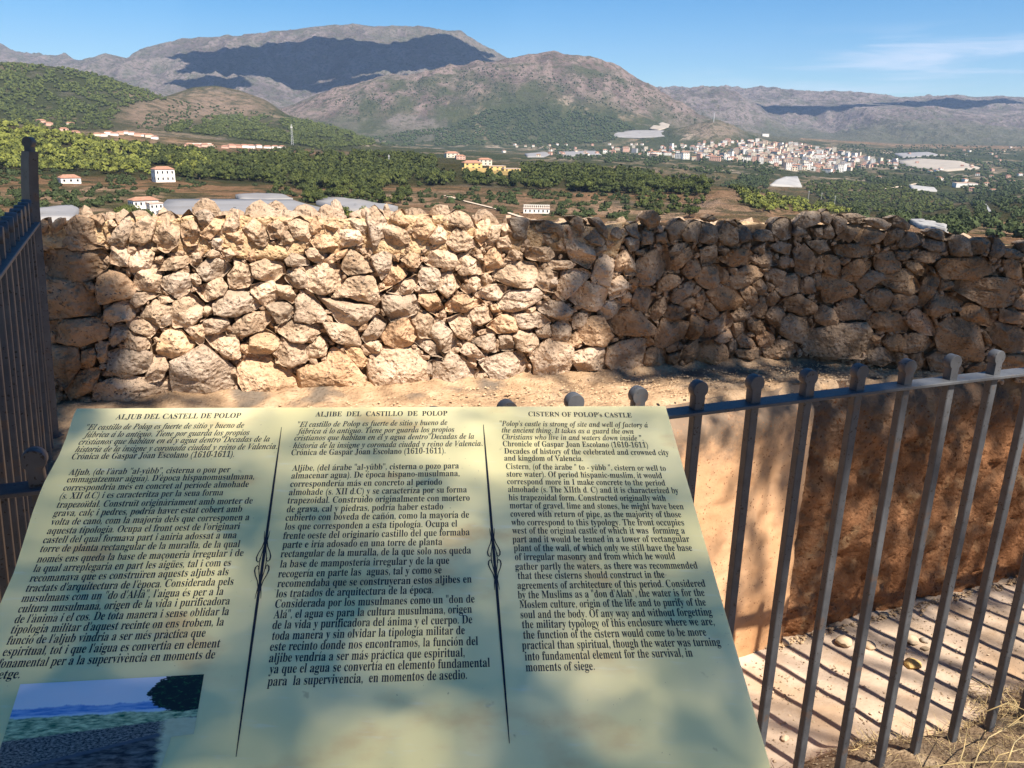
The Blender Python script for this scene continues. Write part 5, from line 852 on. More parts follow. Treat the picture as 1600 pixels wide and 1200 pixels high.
link('printed_photo', me, panel, label='faded printed view of the cistern wall and a tree')
# ------------------------------------------------------------------ loose stones on the cistern floor
def floor_h(x, y):
    off = -(x - FX0) * math.sin(FTH) + (y - FY0) * math.cos(FTH); b = 1 - float(sstep(0.02, 0.30 + 0.1 * float(vnoise(x * 3, y * 3, 0, 2)), off)); return FLOOR_Z + 0.255 * b + 0.012 * float(fbm(x * 3, y * 3, 0, 4, 5))
def on_floor(u, v):
    z = FLOOR_Z
    for _ in range(6): p = on_z(u, v, z); z = floor_h(p[0], p[1])
    return np.array([p[0], p[1], z])
MAT_PEB = noise_mat('pebble', [(0.34, 0.27, 0.20), (0.56, 0.46, 0.34)], scale=30, rough=0.9, bump=0.5, bscale=90, bdist=0.004, rand=0.15, objcolor=True, spec=0.15)
PEBS = [(1425, 1042, 14, (1.25, 1.05, 0.55), "yellowish loose stone on the cistern floor between two railing bars"), (1424, 1004, 13, (1.05, 1, 0.92), "pale round stone lying just beyond the yellowish one on the floor"), (1356, 1012, 12, (1.1, 1.0, 0.88), "flat pale stone on the lit floor left of the round pale stone"), (1318, 1008, 15, (1.1, 1.02, 0.9), "wide flat slab fragment on the floor behind the fourth visible bar"), (1227, 1007, 9, (1.1, 1.05, 0.95), "small white stone touching the foot of the cistern wall corner"), (1382, 963, 8, (1.1, 1.05, 0.95), "small round white stone against the base of the right cistern wall"), (1444, 1003, 8, (0.7, 0.72, 0.75), "small grey stone beside the pale round stone"), (1445, 1016, 7, (0.7, 0.66, 0.6), "small dark stone just below the little grey one"), (1227, 1156, 8, (1.1, 1.05, 0.98), "pale pebble nearest the sign's right edge on the floor")]
for i, (u, v, r, tint, lab) in enumerate(PEBS):
    p = on_floor(u, v); rad = r * np.dot(p - EYE, FWD) / FOC; o = link('pebble', rock_mesh('pebble', rad, 400 + i, MAT_PEB, (1.0, 0.85, 0.55)), loc=p + np.array([0, 0, rad * 0.4]), rot=(0, 0, i * 1.3), label=lab, category='stone'); o.color = (*tint, 1)
pm_ = [rock_mesh('pebble', 1.0, 500 + i, MAT_PEB, (1, 0.8, 0.6), 1) for i in range(4)]
rg = np.random.default_rng(5); k = 0
while k < 40:
    u, v = rg.uniform(1190, 1600), rg.uniform(960, 1190); p = on_floor(u, v)
    if p[1] > np.interp(p[0], *zip(*PITR)) - 0.05 or p[0] < 0.6: continue
    r = rg.uniform(0.003, 0.0085); o = link('pebble', pm_[k % 4], loc=p + np.array([0, 0, r * 0.4]), rot=(0, 0, rg.uniform(0, 6)), label="tiny pale pebble scattered over the cistern floor among the bar shadows", category='pebble', group="tiny pebbles scattered on the cistern floor"); o.scale = (r, r, r); o.color = (1.05, 0.98, 0.9, 1); k += 1
# ------------------------------------------------------------------ gravel and crumbs
def crumbs(name, n, fn, r0, r1, mat, seed, tint):
    rg = np.random.default_rng(seed); V = []; F = []; b = 0
    oc = np.array([(1, 0, 0), (-1, 0, 0), (0, 1, 0), (0, -1, 0), (0, 0, 0.7), (0, 0, -0.5)], float); of = [(0, 2, 4), (2, 1, 4), (1, 3, 4), (3, 0, 4), (2, 0, 5), (1, 2, 5), (3, 1, 5), (0, 3, 5)]
    for i in range(n):
        p = fn(rg)
        if p is None: continue
        r = r0 + (r1 - r0) * rg.random() ** 2.5; q = oc * r * rg.uniform(0.6, 1.3, (6, 1)); a = rg.uniform(0, 6.28); q = np.stack([q[:, 0] * math.cos(a) - q[:, 1] * math.sin(a), q[:, 0] * math.sin(a) + q[:, 1] * math.cos(a), q[:, 2]], 1)
        V.append(q + p + [0, 0, r * 0.3]); F += [tuple(b + k for k in f) for f in of]; b += 6
    o = link(name, mesh_from(name, np.concatenate(V), F, [mat]), kind='stuff'); o.color = tint
def f_floor(rg):
    x, y = rg.uniform(0.5, 2.6), rg.uniform(1.3, 3.1)
    if y > np.interp(x, *zip(*PITR)) - 0.02: return None
    return np.array([x, y, floor_h(x, y)])
crumbs('gravel', 11000, f_floor, 0.0012, 0.006, MAT_PEB, 3, (0.85, 0.78, 0.7, 1))
def f_ledge(rg):
    x = rg.uniform(-1.2, 2.4); pf = np.array(PITP[:-1] + [(1.04, 2.597)] + PITR[1:]); y0 = np.interp(x, pf[:, 0], pf[:, 1]) + 0.07; y1 = np.interp(x, *zip(*WALLB)); y = y0 + (y1 - y0) * rg.random() ** 0.8; return np.array([x, y, (zr(x) if x > 1 else LEDGE_Z) + 0.004])
crumbs('grit', 4200, f_ledge, 0.0012, 0.0065, MAT_PEB, 4, (1.0, 0.86, 0.7, 1))
def f_foot(rg):
    x = rg.uniform(0.75, 2.6); y = np.interp(x, *zip(*PITR)) - 0.015 - abs(rg.normal()) * 0.02; return np.array([x, y, floor_h(x, y) + 0.004])
crumbs('rubble', 700, f_foot, 0.002, 0.011, MAT_PEB, 9, (1.0, 0.85, 0.68, 1))
# ------------------------------------------------------------------ dry grass and twigs at the foot of the railing
def blades(name, n, place, l0, l1, w, mat, seed, flat=0.5):
    rg = np.random.default_rng(seed); V = []; F = []; b = 0
    for i in range(n):
        p = place(rg)
        if p is None: continue
        ln = rg.uniform(l0, l1); a = rg.uniform(0, 2 * math.pi); e = rg.uniform(0.0, 1.1) if rg.random() > flat else rg.uniform(0, 0.2); d = np.array([math.cos(a) * math.cos(e), math.sin(a) * math.cos(e), math.sin(e)]); s = np.array([-math.sin(a), math.cos(a), 0]) * w * rg.uniform(0.6, 1.4); cv = rg.uniform(-0.35, 0.35); sd = np.array([-math.sin(a), math.cos(a), 0]) * cv * ln
        pts = [p, p + d * ln * 0.35 + sd * 0.25, p + d * ln * 0.7 + sd * 0.65 - np.array([0, 0, 0.05 * ln]), p + d * ln + sd - np.array([0, 0, 0.22 * ln * (e > 0.25)])]
        for q, f in zip(pts, (1, 0.9, 0.65, 0.15)): V += [q + s * f, q - s * f]
        for k in range(3): F.append((b + 2 * k, b + 2 * k + 1, b + 2 * k + 3, b + 2 * k + 2))
        b += 8
    link(name, mesh_from(name, np.array(V), F, [mat]), kind='stuff')
def g_place(kk0, kk1, o0, o1, dens=6.0):
    def f(rg):
        k = rg.uniform(kk0, kk1); off = rg.uniform(o0, o1); p = fpt(k, 0, off); nn = float(fbm(p[0] * dens, p[1] * dens, 0, 3, 66))
        if nn < -0.05 and rg.random() < 0.75: return None
        edge = 0.26 + 0.10 * float(vnoise(k * 0.7, 0, 0, 4)) + 0.02 * (k - 8)
        if off > edge: return None
        p[2] = floor_h(p[0], p[1]) + 0.006 if off > 0.02 else 0.008; return p
    return f
blades('dry_grass', 9000, g_place(5.0, 24, -0.35, 0.42), 0.015, 0.075, 0.0007, MAT_DRY, 1)
blades('dead_twigs', 6500, g_place(3.0, 24, -0.30, 0.44), 0.012, 0.06, 0.0009, MAT_TWIG, 2, 0.7)
blades('dry_grass', 2600, g_place(8.5, 20, -0.5, 0.05), 0.04, 0.13, 0.0009, MAT_DRY, 3, 0.2)
stalk = MB()
for pts in ([(1515, 1215), (1528, 1180), (1545, 1152), (1575, 1136), (1596, 1120), (1620, 1105)], [(1440, 1200), (1500, 1192), (1560, 1190), (1640, 1192)], [(1575, 1138), (1590, 1128), (1612, 1132)], [(1495, 1205), (1506, 1170), (1512, 1135)], [(1570, 1200), (1585, 1160), (1610, 1140)], [(1540, 1112), (1575, 1098), (1620, 1118)], [(1530, 1230), (1560, 1180), (1605, 1168)]):
    q = [on_z(u, v, 0.10 + 0.02 * math.sin(i * 1.7)) for i, (u, v) in enumerate(pts)]; stalk.tube(q, [0.0016] * (len(q) - 1) + [0.0007], 5)
link('straw_stalks', stalk.mesh('straw_stalks', [MAT_DRY], True), kind='stuff')

# ------------------------------------------------------------------ the pine standing behind the visitor, whose crown dapples wall, sign and railing
def shade_wall(u, v):
    xl = np.interp(v, [330, 345, 385, 425, 450, 480, 520, 560, 600, 640], [60, 95, 168, 178, 205, 215, 190, 195, 210, 240])
    if u < xl - 10: return 1.0
    if u < xl + 14: return 0.5
    if 250 < u < 350 and v > 606: return 0.6
    xr = np.interp(v, [335, 350, 372, 400, 430, 455, 490, 515, 560, 600], [815, 830, 900, 915, 892, 870, 850, 975, 950, 930])
    if u < xr - 8: return 0.0
    lit = [(925, 500, 34, 16), (935, 465, 14, 24), (893, 545, 26, 16), (960, 545, 34, 12), (925, 575, 22, 14), (1062, 447, 22, 12), (1075, 425, 16, 14), (1048, 490, 18, 8), (1045, 458, 12, 10), (1215, 560, 22, 10), (1150, 550, 8, 14), (1010, 575, 20, 8), (930, 385, 28, 16), (1110, 400, 14, 10), (1180, 465, 10, 10), (1325, 362, 34, 10), (1232, 530, 14, 8), (1085, 352, 10, 8), (980, 400, 20, 22)]
    for a, b, c, d in lit:
        if ((u - a) / c) ** 2 + ((v - b) / d) ** 2 < 1: return 0.12
    return 0.45 if u < xr + 12 else 0.88
def blobs(lst, base=0.0, inv=False):
    def f(u, v):
        r = base
        for a, b, c, d, w in lst: g = w * math.exp(-(((u - a) / c) ** 2 + ((v - b) / d) ** 2)); r = (r * (1 - g)) if inv else (1 - (1 - r) * (1 - g))
        return r
    return f
shade_panel = blobs([(775, 780, 28, 55, .75), (1012, 962, 70, 46, .7), (950, 1120, 120, 60, .8), (720, 1190, 330, 50, .6), (880, 1010, 60, 40, .35), (650, 1150, 140, 50, .65), (480, 1180, 120, 40, .6), (1095, 850, 34, 80, .45), (1030, 700, 50, 30, .3), (170, 642, 60, 9, .6), (560, 1060, 80, 50, .35), (1060, 800, 40, 40, .3), (1010, 1060, 60, 40, .4), (420, 900, 60, 60, .12), (700, 950, 60, 60, .2)], 0.82, True)
shade_pl = blobs([(1132, 682, 28, 22, .9), (1190, 700, 30, 50, .95), (1218, 745, 22, 36, .9), (1142, 762, 12, 16, .7), (1188, 840, 14, 40, .8), (1172, 930, 24, 50, .9), (1235, 690, 20, 80, .9), (1120, 606, 50, 8, .7), (1110, 850, 9, 20, .6), (1205, 640, 30, 16, .6), (1225, 620, 20, 14, .5), (1165, 790, 9, 30, .6), (1240, 800, 14, 60, .7), (1150, 880, 10, 16, .6)])
shade_pr = blobs([(1330, 762, 14, 26, .8), (1318, 840, 22, 30, .6), (1300, 905, 18, 14, .5), (1400, 790, 12, 40, .5), (1370, 705, 30, 10, .7), (1470, 760, 14, 30, .6), (1432, 800, 10, 24, .6), (1588, 690, 18, 30, .85), (1530, 720, 14, 18, .5), (1352, 600, 22, 8, .8), (1560, 760, 10, 20, .5), (1585, 800, 12, 14, .4), (1262, 870, 8, 50, .4), (1380, 870, 20, 10, .5)], 0.96, True)
shade_ledge = blobs([(880, 590, 60, 6, .4), (960, 592, 50, 8, .7), (1100, 585, 70, 14, .85), (1160, 596, 50, 9, .7), (1230, 592, 30, 8, .8), (1290, 575, 40, 14, .9), (1380, 585, 60, 14, .95), (1500, 600, 90, 20, .98), (1215, 566, 18, 5, -.0)])
def shade_fence(u, v): return 1.0 if v < 585 + (1412 - u) * 1.62 - 12 else (0.3 if v < 585 + (1412 - u) * 1.62 + 10 else 0.0)
leafV = []; targets = []; rg = np.random.default_rng(11)
fn_n = np.array([math.sin(FTH), -math.cos(FTH), 0.0]); fa = np.array([FX0, FY0, 0.0])
prp = np.array([*PITR[0], 0.0]); prd = np.array([*PITR[2], 0.0]) - prp; prn = np.array([prd[1], -prd[0], 0.0]); prn /= np.linalg.norm(prn)
plp = np.array([*PITP[2], 0.0]); pld = np.array([*PITP[3], 0.0]) - plp; pln_ = np.array([pld[1], -pld[0], 0.0]); pln_ /= np.linalg.norm(pln_)
sfn = np.array([sv[1], -sv[0], 0.0]) / slen; sfa = np.array([*SA, 0.0])
def surf_wall(u, v): a, d, n = wplane(u); return on_plane(u, v, a + n * 0.04, n)
pl0 = np.array([PITP[1][0] - PITP[0][0], PITP[1][1] - PITP[0][1]]); pl0n = np.array([pl0[1], -pl0[0], 0.0]); pl0n /= np.linalg.norm(pl0n)
SURF = [((30, 1640, 325, 640), (19, 15), shade_wall, surf_wall, (6.5, 9.0), 1.0), ((-80, 1215, 634, 1290), (30, 19), shade_panel, lambda u, v: on_plane(u, v, PT0, PN), (8.5, 11.0), 0.72),
        ((1040, 1252, 596, 1030), (12, 14), shade_pl, lambda u, v: on_plane(u, v, plp, pln_), (4.6, 6.6), 0.62), ((1245, 1610, 596, 1000), (15.5, 14.5), shade_pr, lambda u, v: on_plane(u, v, prp, prn), (6.5, 8.5), 0.85),
        ((700, 1640, 566, 622), (17, 5), shade_ledge, lambda u, v: on_z(u, v, 0.75), (6.0, 8.5), 0.85), ((1040, 1430, 545, 1180), (20, 20), shade_fence, lambda u, v: on_plane(u, v, fa, fn_n), (6.0, 8.5), 1.0),
        ((-60, 110, 215, 1000), (12, 12), lambda u, v: 1.0, lambda u, v: on_plane(u, v, sfa, sfn), (7.0, 9.5), 0.7), ((-150, 140, 640, 900), (22, 22), lambda u, v: 1.0, lambda u, v: on_plane(u, v, fa, fn_n), (7.0, 9.5), 0.8),
        ((-200, 100, 560, 1000), (22, 18), lambda u, v: 1.0, lambda u, v: on_z(u, v, 0.45), (7.0, 9.5), 0.9), ((-200, 90, 560, 1000), (18, 14), lambda u, v: 1.0, lambda u, v: on_z(u, v, -0.2), (7.0, 9.5), 1.0)]
SURF.append(((-220, 112, 520, 1150), (22, 20), lambda u, v: 1.0, lambda u, v: on_plane(u, v, np.array([*PITP[0], 0.0]), pl0n), (7.0, 9.5), 0.9))
LV = []; LF = []; b = 0; ci_ = 0
def keep_lit(q):
    d = np.dot(q - fa, fn_n) / np.dot(SUN, fn_n); u_, v_ = proj(q - SUN * d)
    if 1180 < u_ < 1680 and 540 < v_ < 1190 and shade_fence(u_, v_) == 0: return True
    u_, v_ = proj(q - SUN * ((q[2] + 0.24) / SUN[2])); return 1140 < u_ < 1680 and 1000 < v_ < 1300
for (u0, u1, v0, v1), (du, dv), dens, surf, (t0, t1), size in SURF:
    for gu in np.arange(u0, u1, du):
      for gv in np.arange(v0, v1, dv):
        u, v = gu + rg.uniform(-0.6, 0.6) * du, gv + rg.uniform(-0.6, 0.6) * dv
        if rg.random() > dens(u, v): continue
        p = surf(u, v); t = rg.uniform(t0, t1); q = p + SUN * t; ci_ += 1
        if surf is not SURF[5][3] and keep_lit(q): continue
        if ci_ % 9 == 0: targets.append(q)
        for _ in range(1 if surf is SURF[1][3] else 2):
            a = rg.normal(size=3); a -= SUN * np.dot(a, SUN) * 0.6; a /= np.linalg.norm(a); c = np.cross(a, SUN); c = c / (np.linalg.norm(c) + 1e-9); c = c + 0.35 * rg.normal(size=3); c /= np.linalg.norm(c)
            l, w = rg.uniform(0.035, 0.055) * size, rg.uniform(0.016, 0.024) * size; q2 = q + rg.normal(size=3) * 0.014 * size
            LV += [q2 - a * l, q2 + c * w, q2 + a * l, q2 - c * w]; LF.append((b, b + 1, b + 2, b + 3)); b += 4
targets = np.array(targets)
MAT_LEAF = noise_mat('pine_needles', [(0.03, 0.05, 0.015), (0.07, 0.10, 0.03)], scale=6, rough=0.7, spec=0.2)
tree = empty('pine_tree', (7.6, -2.4, 0), label="tall pine behind the visitor that dapples the sign and the wall with shade", category='tree')
TO = np.array([7.6, -2.4, 0.0])
link('crown', mesh_from('crown', np.array(LV) - TO, LF, [MAT_LEAF]), tree)
tb_ = MB(); tb_.tube([(0, 0, -0.2), (0.08, 0.1, 1.5), (-0.1, 0.1, 3.2), (-0.5, -0.1, 5.0), (-1.2, -0.2, 6.4), (-2.4, -0.2, 7.4)], [0.24, 0.19, 0.17, 0.14, 0.11, 0.07], 12)
link('trunk', tb_.mesh('trunk', [MAT_BARK], True), tree)
lb = MB(); start = np.array([6.4, -2.6, 6.4]) - TO
rgt = np.random.default_rng(2); order = rgt.permutation(len(targets))[:30]
for i in order:
    e = targets[i] - TO; m_ = start * 0.5 + e * 0.5 + np.array([0, 0, 0.35]) + rgt.normal(size=3) * 0.15; lb.tube([start + rgt.normal(size=3) * 0.1, m_, e], [0.022, 0.013, 0.005], 5)
link('limbs', lb.mesh('limbs', [MAT_BARK], True), tree)

# unseen pines round the visitor dim the skylight; last two are added for it
for gi, (gxx, gyy, gh, gr, lab) in enumerate([(-4.6, -2.6, 5.6, 2.9, "broad pine of the grove behind the visitor on the left"), (-1.6, -6.8, 6.2, 3.2, "pine of the grove straight behind the visitor"), (-7.4, 1.6, 5.0, 2.8, "pine standing left of the visitor beyond the side railing"), (9.5, 1.2, 4.6, 2.4, "low pine standing right of the visitor beyond the railing"), (3.0, -9.5, 6.5, 3.2, "farther pine of the grove behind the visitor"), (-2.7, -1.7, 4.6, 2.2, "low pine whose crown hangs just behind the visitor's left shoulder"), (-0.3, -4.6, 4.8, 2.3, "low pine close behind the visitor")]):
    rgt = np.random.default_rng(70 + gi); LV = []; LF = []; b = 0
    cl = rgt.normal(size=(26, 3)); cl /= np.linalg.norm(cl, axis=1)[:, None]; cl = cl * np.array([gr, gr, gr * 0.5]) * rgt.uniform(0.45, 0.95, (26, 1)) + [0, 0, gh]
    for c0 in cl:
        for i in range(150):
            q = c0 + rgt.normal(size=3) * np.array([0.42, 0.42, 0.3]) * gr / 3; a = rgt.normal(size=3); a /= np.linalg.norm(a); c = np.cross(a, rgt.normal(size=3)); c /= np.linalg.norm(c); l, w = rgt.uniform(0.10, 0.2), rgt.uniform(0.05, 0.09); LV += [q - a * l, q + c * w, q + a * l, q - c * w]; LF.append((b, b + 1, b + 2, b + 3)); b += 4
    gt = empty('pine_tree', (gxx, gyy, 0), label=lab, category='tree'); link('crown', mesh_from('crown', np.array(LV), LF, [MAT_LEAF]), gt)
    tbm = MB(); tbm.tube([(0, 0, -1.5), (0.1, 0.05, gh * 0.4), (0.0, 0.1, gh * 0.8), (0, 0, gh * 1.1)], [0.2, 0.16, 0.12, 0.05], 10)
    for c0 in cl[::3]: tbm.tube([(0, 0.05, gh * 0.7), c0], [0.06, 0.02], 5)
    link('trunk', tbm.mesh('trunk', [MAT_BARK], True), gt)
# shade nets over crops
def net_mat(name, a, b): return noise_mat(name, [a, b], scale=0.05, rough=0.6, spec=0.4, bump=0.3, bscale=0.15, bdist=0.6, color2=((0.16, 0.14, 0.12), 0.02, 0.5, 0.7, 0.4))
NETG = net_mat('grey_crop_net', (0.20, 0.185, 0.175), (0.25, 0.235, 0.225)); NETW = net_mat('pale_crop_net', (0.27, 0.255, 0.235), (0.33, 0.31, 0.285)); NETT = net_mat('tan_crop_net', (0.28, 0.235, 0.18), (0.34, 0.29, 0.23))
NETS = NETS_ = [([(250, 330), (262, 317), (350, 316), (455, 317), (512, 334), (500, 352), (240, 352)], NETG, 330, "widest grey crop net sheet, above the wall left of centre"), ([(368, 309), (402, 306), (442, 308), (458, 315), (420, 316), (376, 315)], NETG, 400, "small grey crop net just behind the widest grey sheet"), ([(494, 320), (512, 312), (562, 317), (622, 328), (600, 336), (540, 334)], NETG, 400, "grey crop net right of the widest grey sheet"), ([(58, 333), (110, 325), (124, 331), (118, 348), (50, 350)], NETG, 330, "grey crop net beside the iron end post at the left"),
 ([(1203, 291), (1212, 283), (1228, 277), (1246, 277), (1253, 293)], NETW, 1000, "pale rounded crop net in front of the town"), ([(1418, 347), (1440, 347), (1478, 356), (1482, 364), (1440, 358)], NETW, 380, "pale crop net just above the wall at the right"), ([(1400, 252), (1430, 248), (1500, 252), (1532, 264), (1480, 268), (1420, 262)], NETT, 2000, "tan crop net sheet at the right end of the town"), ([(950, 207), (990, 204), (1042, 204), (1050, 212), (1000, 217), (960, 214)], NETG, 3300, "grey crop net below the wooded mountain foot left of town hill"), ([(820, 241), (850, 238), (862, 241), (850, 246), (824, 246)], NETG, 1800, "small grey crop net in the gap above the pines"), ([(1015, 203), (1022, 194), (1034, 192), (1046, 199), (1030, 204)], NETT, 3400, "small rounded tan net on the slope above the grey net"), ([(870, 238), (930, 236), (940, 243), (880, 245)], NETG, 1800, "long grey net behind the pines left of the town"), ([(1420, 290), (1460, 294), (1464, 300), (1425, 297)], NETW, 1500, "small pale net behind the dark wooded hill"), ([(1395, 240), (1450, 238), (1470, 243), (1410, 247)], NETG, 2400, "grey net sheet behind the tan one at the town's end")]
# ------------------------------------------------------------------ distant woods
def inpoly(u, v, P):
    c = False; n = len(P)
    for i in range(n):
        x0, y0 = P[i]; x1, y1 = P[(i + 1) % n]
        if (y0 > v) != (y1 > v) and u < (x1 - x0) * (v - y0) / (y1 - y0) + x0: c = not c
    return c
def leaf_mat(name, a, b, c): return noise_mat(name, [a, b, c], scale=0.09, detail=5, rough=0.8, spec=0.1, rand=0.16, color2=((0.035, 0.045, 0.018), 0.12, 0.46, 0.60, 0.7))
M_PINE_B = leaf_mat('bright_pine', (0.085, 0.095, 0.02), (0.14, 0.148, 0.03), (0.19, 0.19, 0.043))
M_PINE_M = leaf_mat('mid_pine', (0.034, 0.045, 0.014), (0.068, 0.080, 0.021), (0.115, 0.123, 0.032))
M_PINE_D = leaf_mat('dark_scrub', (0.030, 0.040, 0.016), (0.05, 0.065, 0.024), (0.075, 0.09, 0.033))
M_TRUNK = flat_mat('far_trunk', (0.13, 0.09, 0.065), 0.9, 0.1)
def crown_geo(n, seed, lobes=6, h=0.62, sz=0.17):
    """leaf clumps spread over the lobes of an umbrella crown, unit radius, base at 0"""
    rg = np.random.default_rng(seed); L_ = []
    for i in range(lobes): a = 2 * math.pi * i / lobes + rg.uniform(-0.4, 0.4); r = rg.uniform(0.28, 0.62); L_.append((r * math.cos(a), r * math.sin(a), rg.uniform(0.35, 0.75) * h * 1.3, rg.uniform(0.34, 0.5)))
    L_.append((0, 0, h * 1.15, 0.55)); L_.append((rg.uniform(-.2, .2), rg.uniform(-.2, .2), h * 0.6, 0.6)); V = []; F = []
    for i in range(n):
        lx, ly, lz, lr = L_[rg.integers(len(L_))]; d = rg.normal(size=3); d /= np.linalg.norm(d); 
        if d[2] < -0.3: d[2] *= -1
        p = np.array([lx, ly, lz]) + d * lr * np.array([1, 1, 0.72]) * rg.uniform(0.8, 1.06); nn = d + 0.55 * rg.normal(size=3); nn /= np.linalg.norm(nn); a = np.cross(nn, rg.normal(size=3)); a /= np.linalg.norm(a); c = np.cross(nn, a); s = sz * rg.uniform(0.6, 1.25)
        b = len(V); V += [p + a * s, p + c * s * 0.9 + nn * s * 0.2, p - a * s, p - c * s * 0.8 + nn * s * 0.15]; F += [(b, b + 1, b + 2, b + 3)]
    # dark inner mass so the sky does not show through everywhere
    return np.array(V), F
def core_geo(seed):
    bm = bmesh.new(); bmesh.ops.create_icosphere(bm, subdivisions=1, radius=1.0); V = np.array([tuple(v.co) for v in bm.verts]); F = [tuple(v.index for v in f.verts) for f in bm.faces]; bm.free()
    V = V * np.array([0.72, 0.72, 0.40]) * (1 + 0.25 * fbm(V[:, 0] * 2 + seed, V[:, 1] * 2, V[:, 2] * 2, 2, seed))[:, None] + np.array([0, 0, 0.48]); return V, F
CR = []
for s in range(6):
    V, F = crown_geo(260, s, sz=0.115); V2, F2_ = core_geo(s); CR.append((np.concatenate([V, V2]), F + [tuple(i + len(V) for i in f) for f in F2_]))
CS = []
for s in range(6):
    V, F = crown_geo(44, 20 + s, 5, 0.62, 0.24); V2, F2_ = core_geo(s + 9); CS.append((np.concatenate([V, V2]), F + [tuple(i + len(V) for i in f) for f in F2_]))
CT = []
for s in range(5):
    V, F = core_geo(s + 30); V = (V - [0, 0, 0.48]) * np.array([1.3, 1.3, 1.6]) + [0, 0, 0.5]; CT.append((V, F))
ZONES = [ # polygon in the photo, number, crown radius range (m), height factor, material, rmin, zone name
 ([(-500, 150), (-150, 160), (0, 186), (60, 196), (110, 210), (200, 226), (300, 240), (335, 264), (290, 276), (180, 272), (60, 266), (-500, 262)], 2900, (2.6, 5.8), M_PINE_B, 640, 'B'),
 ([(200, 226), (350, 238), (500, 232), (640, 240), (700, 254), (830, 258), (960, 262), (1080, 276), (1112, 290), (1104, 305), (1000, 303), (900, 300), (800, 294), (720, 288), (660, 292), (560, 300), (480, 296), (400, 284), (300, 280), (230, 262)], 3900, (2.4, 5.8), M_PINE_M, 640, 'M'),
 ([(430, 285), (640, 292), (640, 320), (560, 322), (480, 318), (430, 300)], 170, (2.6, 4.6), M_PINE_M, 420, 'M'),
 ([(985, 300), (1100, 296), (1105, 330), (1085, 342), (1000, 340)], 90, (2.6, 3.8), M_PINE_M, 400, 'M'),
 ([(1150, 306), (1190, 300), (1332, 326), (1320, 336), (1230, 334), (1160, 330)], 150, (2.6, 4.2), M_PINE_B, 500, 'B'),
 ([(1122, 288), (1150, 283), (1200, 300), (1190, 306), (1140, 300)], 50, (3, 4.4), M_PINE_M, 700, 'M'),
 ([(1250, 292), (1270, 284), (1330, 284), (1400, 292), (1450, 302), (1490, 320), (1482, 334), (1350, 332), (1280, 310)], 950, (2.6, 4.6), M_PINE_M, 1100, 'D'),
 ([(1500, 345), (1560, 332), (1620, 328), (2100, 320), (2100, 400), (1620, 392), (1510, 372)], 520, (2.2, 4.5), M_PINE_D, 400, 'D'),
 ([(1540, 318), (1600, 306), (2100, 296), (2100, 330), (1560, 334)], 420, (3, 5.0), M_PINE_D, 800, 'D'),
 ([(-500, 96), (0, 98), (100, 105), (150, 114), (200, 129), (250, 146), (262, 156), (215, 160), (180, 180), (175, 203), (100, 203), (0, 190), (-500, 170)], 8500, (2.6, 5.2), M_PINE_M, 1600, 'F'),
 ([(262, 200), (300, 184), (400, 178), (430, 184), (500, 190), (560, 208), (606, 226), (500, 232), (430, 222), (380, 218), (300, 208), (250, 206)], 3200, (2.6, 5.2), M_PINE_M, 1600, 'F'),
 ([(270, 156), (330, 165), (420, 176), (440, 168), (420, 157), (500, 190), (400, 190), (300, 190), (240, 205), (200, 200)], 260, (2.0, 4.0), M_PINE_D, 1600, 'F'),
 ([(560, 218), (640, 205), (700, 200), (760, 172), (860, 166), (960, 184), (1000, 205), (940, 224), (820, 226), (700, 228), (600, 230)], 3600, (3.0, 6.5), M_PINE_D, 2800, 'F'),
 ([(760, 95), (980, 120), (1100, 190), (900, 175), (700, 160), (560, 190), (500, 160)], 900, (2.5, 5.0), M_PINE_D, 4000, 'F'),
 ([(830, 226), (1100, 232), (1300, 226), (1600, 228), (2100, 230), (2100, 310), (1600, 325), (1500, 320), (1440, 295), (1330, 282), (1240, 290), (1180, 300), (1100, 270), (960, 256), (830, 246)], 7000, (2.4, 6.0), M_PINE_D, 1200, 'V'),
 ([(1060, 285), (1200, 270), (1260, 282), (1200, 300)], 260, (2.4, 5.0), M_PINE_D, 1000, 'V'),
 ([(1330, 330), (1480, 332), (1540, 318), (1540, 345), (1500, 372), (1440, 356), (1340, 345)], 420, (2.0, 4.2), M_PINE_D, 380, 'V'),
 ([(-500, 268), (0, 268), (120, 265), (230, 268), (330, 290), (250, 305), (110, 330), (0, 345), (-500, 345)], 1000, (1.2, 3.6), M_PINE_D, 360, 'S'),
 ([(330, 285), (440, 290), (470, 316), (640, 322), (800, 336), (980, 344), (985, 306), (860, 300), (720, 292), (660, 300), (640, 318), (480, 306), (380, 300)], 340, (1.4, 3.6), M_PINE_D, 360, 'S'),
 ([(-100, 375), (1700, 400), (1700, 640), (-100, 640)], 700, (0.6, 2.0), M_PINE_D, 25, 'S'),
 ([(180, 342), (200, 330), (240, 338), (238, 352), (190, 352)], 34, (2.0, 3.2), M_PINE_M, 330, 'M'),
 ([(500, 345), (515, 334), (560, 336), (590, 345), (560, 352)], 22, (1.8, 2.8), M_PINE_B, 330, 'M'),
]
rg = np.random.default_rng(99); ALL = []
